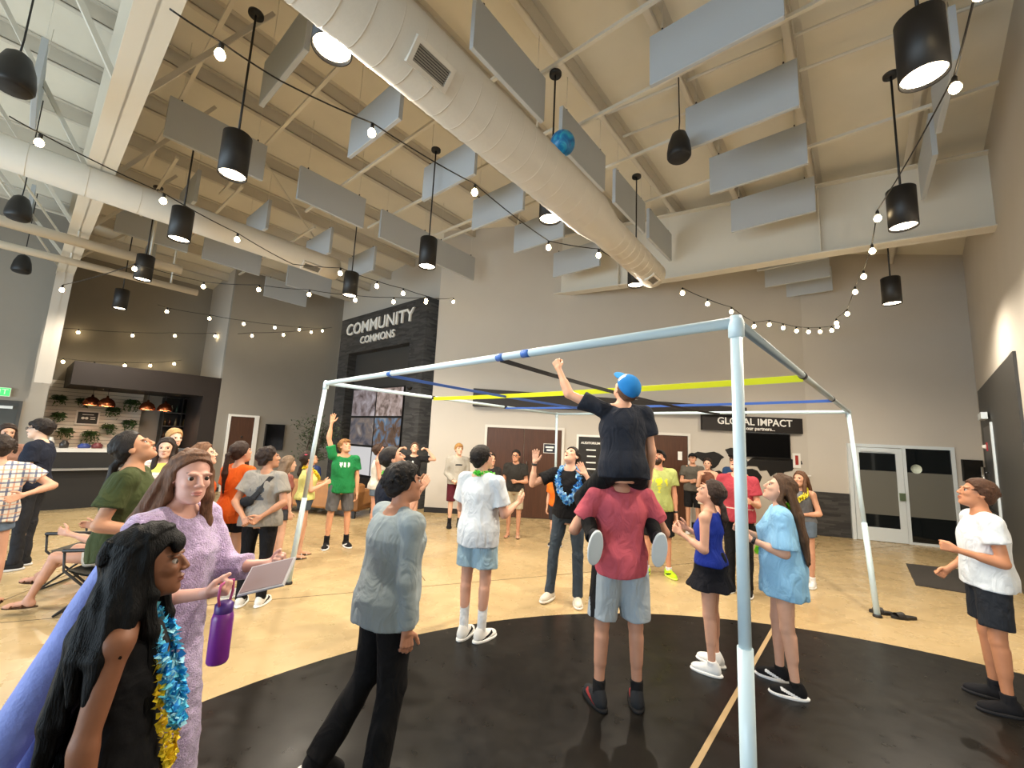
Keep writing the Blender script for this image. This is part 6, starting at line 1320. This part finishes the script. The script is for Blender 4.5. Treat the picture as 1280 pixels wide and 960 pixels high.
person('girl in a royal blue tank top and black skort with white sneakers', (1.82, 3.76), -48, 1.57, sex='f', b=1.0, head=(-10, 26, 0), armL=((-.14, -.02, -1), (.16, .86, .40), 'cup', (1, 0, 0)), armR=((.14, .15, -1), (-.2, .86, .40), 'cup', (-1, 0, 0)), legR=((.04, .05, -1), (0, -.06, -1), 6), legL=((-.04, -.02, -1), (0, -.05, -1), -6), skin='d0a088',
       hair=dict(style='lowtail', col='2f211a', len=.20, vol=.016), top=dict(kind='tank', col='1f3494', hem=-.01, loose=.012), bottom=dict(kind='skirt', col='14151d', len=.52, flare=.42, waist=.11, wr=.007), shoe=dict(col='e2e4e4', sole='f0f0ee'), socks=('e8e8e8', .03))
person('tall man in a red T-shirt black cap and glasses looking up', (3.10, 5.67), 222, 1.80, head=(22, 32, 0), mouth=True, glasses=True, armL=((-.18, .05, -1), (.1, .85, .2), 'fist'), armR=((.15, .02, -1), (.0, .2, -1), 'relax'), skin='cf9a80', hair=dict(style='crop', col='1d1512'), cap=dict(col='1b191b'), top=dict(kind='tee', col='a63d48', hem=-.08, loose=.026, prints=[(print_front(-.2, .2, -.41, -.395), cloth_mat('d8b8b0'))]), bottom=dict(kind='pants', col='121214', loose=.016), shoe=dict(col='17171a', sole='d8d8d8'))
person('girl in an oversized sky blue T-shirt with very long brown hair', (2.29, 3.53), -62, 1.67, sex='f', b=1.02, head=(-6, 22, 0), armL=((-.14, -.02, -1), (.10, .92, .30), 'fist', (1, 0, 0)), armR=((.12, .15, -1), (-.15, .90, .35), 'fist'), legR=((.05, .10, -1), (.02, -.02, -1), 5), legL=((-.05, -.02, -1), (-.01, -.10, -1), -5), skin='d2a48c',
       hair=dict(style='long', col='46301f', len=.36, vol=.012), top=dict(kind='tee', col='86b8dd', hem=-.23, loose=.036, sleeve=.86, wmin=.165), bottom=dict(kind='shorts', col='121318', len=.42, loose=.02), shoe=dict(col='151517', sole='ececec', stripe='f0f0f0'), socks=('1a1a1a', .03), watch=('L', '1a1a1a'), lei=dict(cols=['a8f02a', '7fd820'], drop=.38, r=.034, n=7, w=.07))
person('girl with long brown hair and a yellow lei behind the sky blue shirt', (4.28, 6.13), 235, 1.58, sex='f', head=(5, 10, 0), armL=((-.3, .0, -1), (.6, .5, -.1), 'relax'), skin='c9967a', hair=dict(style='long', col='5a3d2a', len=.32, vol=.012, front=True), top=dict(kind='tank', col='6a6c70', hem=.0), bottom=dict(kind='shorts', mat=denim, len=.45), shoe=dict(col='e0e0e0'), socks=('e8e8e8', .06), lei=dict(cols=['e8d838', 'f0e860'], drop=.14, r=.045, n=9))
person('man in a white T-shirt and navy shorts with a raised fist by the right wall', (3.86, 3.42), -58, 1.72, head=(-4, 14, 0), armL=((-.14, -.12, -1), (.10, .92, .22), 'fist', (1, 0, 0)), armR=((.2, -.05, -1), (.0, .6, -.6), 'fist'), legR=((.07, .0, -1), (.02, -.05, -1), 10), legL=((-.07, .02, -1), (-.02, -.05, -1), -10), skin='b9805f',
       hair=dict(style='short', col='4a2f1f', vol=.010), top=dict(kind='tee', col='d5dce2', hem=-.08, loose=.024, sleeve=.50), bottom=dict(kind='shorts', col='23272e', len=.78, loose=.026), shoe=dict(col='17171b', sole='232326'), socks=('1c1c20', .06))

# --- two costumed people in front
fuzz = fuzzy_mat('lavender_fleece', 'b49fc8', 'c9b6dc'); satin = mat('blue_violet_cloak', '7684c8', 0.6, var=0.15, vscale=9, bump=0.4, bscale=60)
def gown(name, m, rows, sleeves=None, amp=.006, extra=None):
    def fn(x):
        s, P, N = x['s'], x['P'], x['N']; hz = P[2]
        g = Field(P - V3((.75, .95, 0)) * s - V3((0, 0, hz)), N + V3((.5, .5, .06)) * s, x['h'] * 1.1)
        g.add(torsof(V3((P[0], P[1], P[2])), x['up'], V3((1, 0, 0)), x['tw'], [(max(t * s, -hz + .012), a * s, d * s, y * s) for t, a, d, y in rows]), .03)
        for k in x['A']:
            S, E, Wr = x['A'][k][:3]; sg = 1 if k == 'R' else -1
            if sleeves is not None:
                g.add(cone(N + x['Rc'] * sg * .06 * s - x['up'] * .02 * s, S, .055 * s, .072 * s), .03); g.add(cone(S, E, .075 * s, .075 * s), .03); g.add(tubef(E, E + (Wr - E) * sleeves, .070 * s, .062 * s), .03)
        g.sub(ell(N + x['up'] * .03 * s + x['Fc'] * .03 * s, V3((.075, .085, .07)) * s, x['Mc']), .01)
        g.noise(amp, 17, x['seed'], .25); g.noise(amp * .5, 60, x['seed'] + 4, 1.0)
        go = x['part'](name, g, m)
        if extra: extra(x, go)
    return fn
def cloak(x, go):
    s, P, N, Fc, up, Rc = x['s'], x['P'], x['N'], x['Fc'], x['up'], x['Rc']; g = Field(P - V3((.8, 1.15, P[2] / s)) * s, N + V3((.5, .3, .05)) * s, x['h'] * 1.1)
    top_ = N - Fc * .06 * s - up * .06 * s
    for a in (-.30, -.1, .1, .30):
        e = V3((P[0] + a * 1.15 * s, P[1] - .52 * s, .03)); g.add(cone(top_ + Rc * a * .45 * s, e, .055 * s, .075 * s), .06)
    g.noise(.008, 14, 5, .15); x['part']('cloak', g, satin, go)
robed = person('person in a long fuzzy lavender costume robe with auburn hair holding a tablet', (-1.60, 2.05), 92, 1.73, sex='f', b=1.12, head=(28, 0, 0), lean=(0, .06, 1), armR=((.16, .22, -.95), (-.22, .90, .16), 'grip', (-.6, 0, .8)), armL=((-.10, .45, -.85), (.15, .90, .22), 'grip', (.6, 0, .8)), skin='d6a596', hair=dict(style='long', col='6a4a36', len=.20, vol=.010, front=-1, lift=.016),
       shoe=dict(col='3a3040'), extras=[gown('robe', fuzz, [(-2, .33, .34, -.06), (-.5, .27, .27, -.02), (-.1, .215, .185, 0), (.12, .180, .165, .01), (.30, .192, .165, .01), (.40, .165, .125, 0), (.46, .11, .09, 0)], .55, .005, cloak)], res=.009)
def long_lei(x):
    s, N, Rc, Fc, up = x['s'], x['N'], x['Rc'], x['Fc'], x['up']; out = []
    for i in range(90):
        a = 2 * math.pi * i / 90; t = (1 + math.cos(a)) / 2; out.append(N + Rc * .075 * s * math.sin(a) + Fc * (-.09 + .275 * t ** .4) * s + up * (-.0 - .44 * t ** 1.5) * s)
    return out
def yellow_lei(x):
    s, N, Rc, Fc, up = x['s'], x['N'], x['Rc'], x['Fc'], x['up']; out = []
    for i in range(60):
        a = 2 * math.pi * i / 60; t = (1 + math.cos(a)) / 2; out.append(N + Rc * .085 * s * math.sin(a) + Fc * (-.08 + .26 * t ** .4) * s + up * (-.0 - .58 * t ** 1.3) * s)
    return out
person('child in a long black dress and black wig wearing blue and yellow leis', (-1.22, 1.46), 64, 1.48, sex='f', head=(0, 4, 0), armR=((.16, -.10, -1), (.02, .06, -1), 'relax'), armL=((-.10, -.08, -1), (.1, .05, -1), 'relax'), skin='7d523b', hair=dict(style='long', col='050506', len=.50, vol=.026, fringe=True, front=True, drape=True, freq=90, wr=.003),
       shoe=dict(col='151515'), extras=[gown('dress', cloth_mat('0d0d10'), [(-2, .34, .33, -.05), (-.4, .24, .22, 0), (-.05, .18, .145, 0), (.13, .140, .118, 0), (.30, .158, .128, 0), (.38, .135, .105, 0), (.43, .10, .08, 0)], None, .006)], res=.0085,
       lei=[dict(cols=['2fb4e8', '6fd8f4', '1f86d0', 'a8e8f8'], path=long_lei, r=.034, n=12), dict(cols=['e8cc20', 'f4e040', 'd8b010'], path=yellow_lei, r=.026, n=9)])

# tablet and bottle carried by the robed person
def world_of(x, p): v = rotz(-math.radians(92)) @ V3(p); return Vector((v[0] + x['o'].location.x, v[1] + x['o'].location.y, v[2]))
hr = robed['A']['R'][2] + robed['A']['R'][3] * .10; hl_ = robed['A']['L'][2] + robed['A']['L'][3] * .09
tp = world_of(robed, hr * .55 + hl_ * .45 + V3((.02, .06, .01)))
tb = empty('tablet', tp); tag(tb, 'pale grey tablet in the hands of the lavender robed person', 'tablet'); tb.rotation_euler = (math.radians(38), math.radians(-16), math.radians(-4))
rbox(MB(), -.10, .12, -.075, .075, -.006, .006, .003).build('casing', mat('tablet_grey', 'b9b5b8', 0.35), tb); MB().box(-.09, .11, -.066, .066, .006, .0075).build('screen', mat('tablet_screen', '8f7f80', 0.25), tb)
bp_ = world_of(robed, hr + V3((.0, -.015, -.29)))
bo = empty('water_bottle', bp_, math.radians(88)); tag(bo, 'purple water bottle hanging at the side of the lavender robed person', 'bottle')
bo.scale = (.88, .88, .88)
MB().lathe([(0, 0), (.042, 0), (.047, .01), (.047, .20), (.042, .225), (.036, .23), (0, .23)], 24).build('bottle_body', mat('bottle_purple', '7a2f8e', .3), bo)
MB().lathe([(.038, .225), (.04, .23), (.04, .265), (.03, .275), (0, .275)], 20).build('lid', mat('bottle_lid', '4a2a78', .4), bo); MB().tube([(-.034, 0, .262), (-.05, 0, .31), (-.045, 0, .365), (0, 0, .375), (.045, 0, .365), (.05, 0, .31), (.034, 0, .262)], .006, 8).build('carry_loop', mat('loop_pink', 'b04a80', .5), bo)
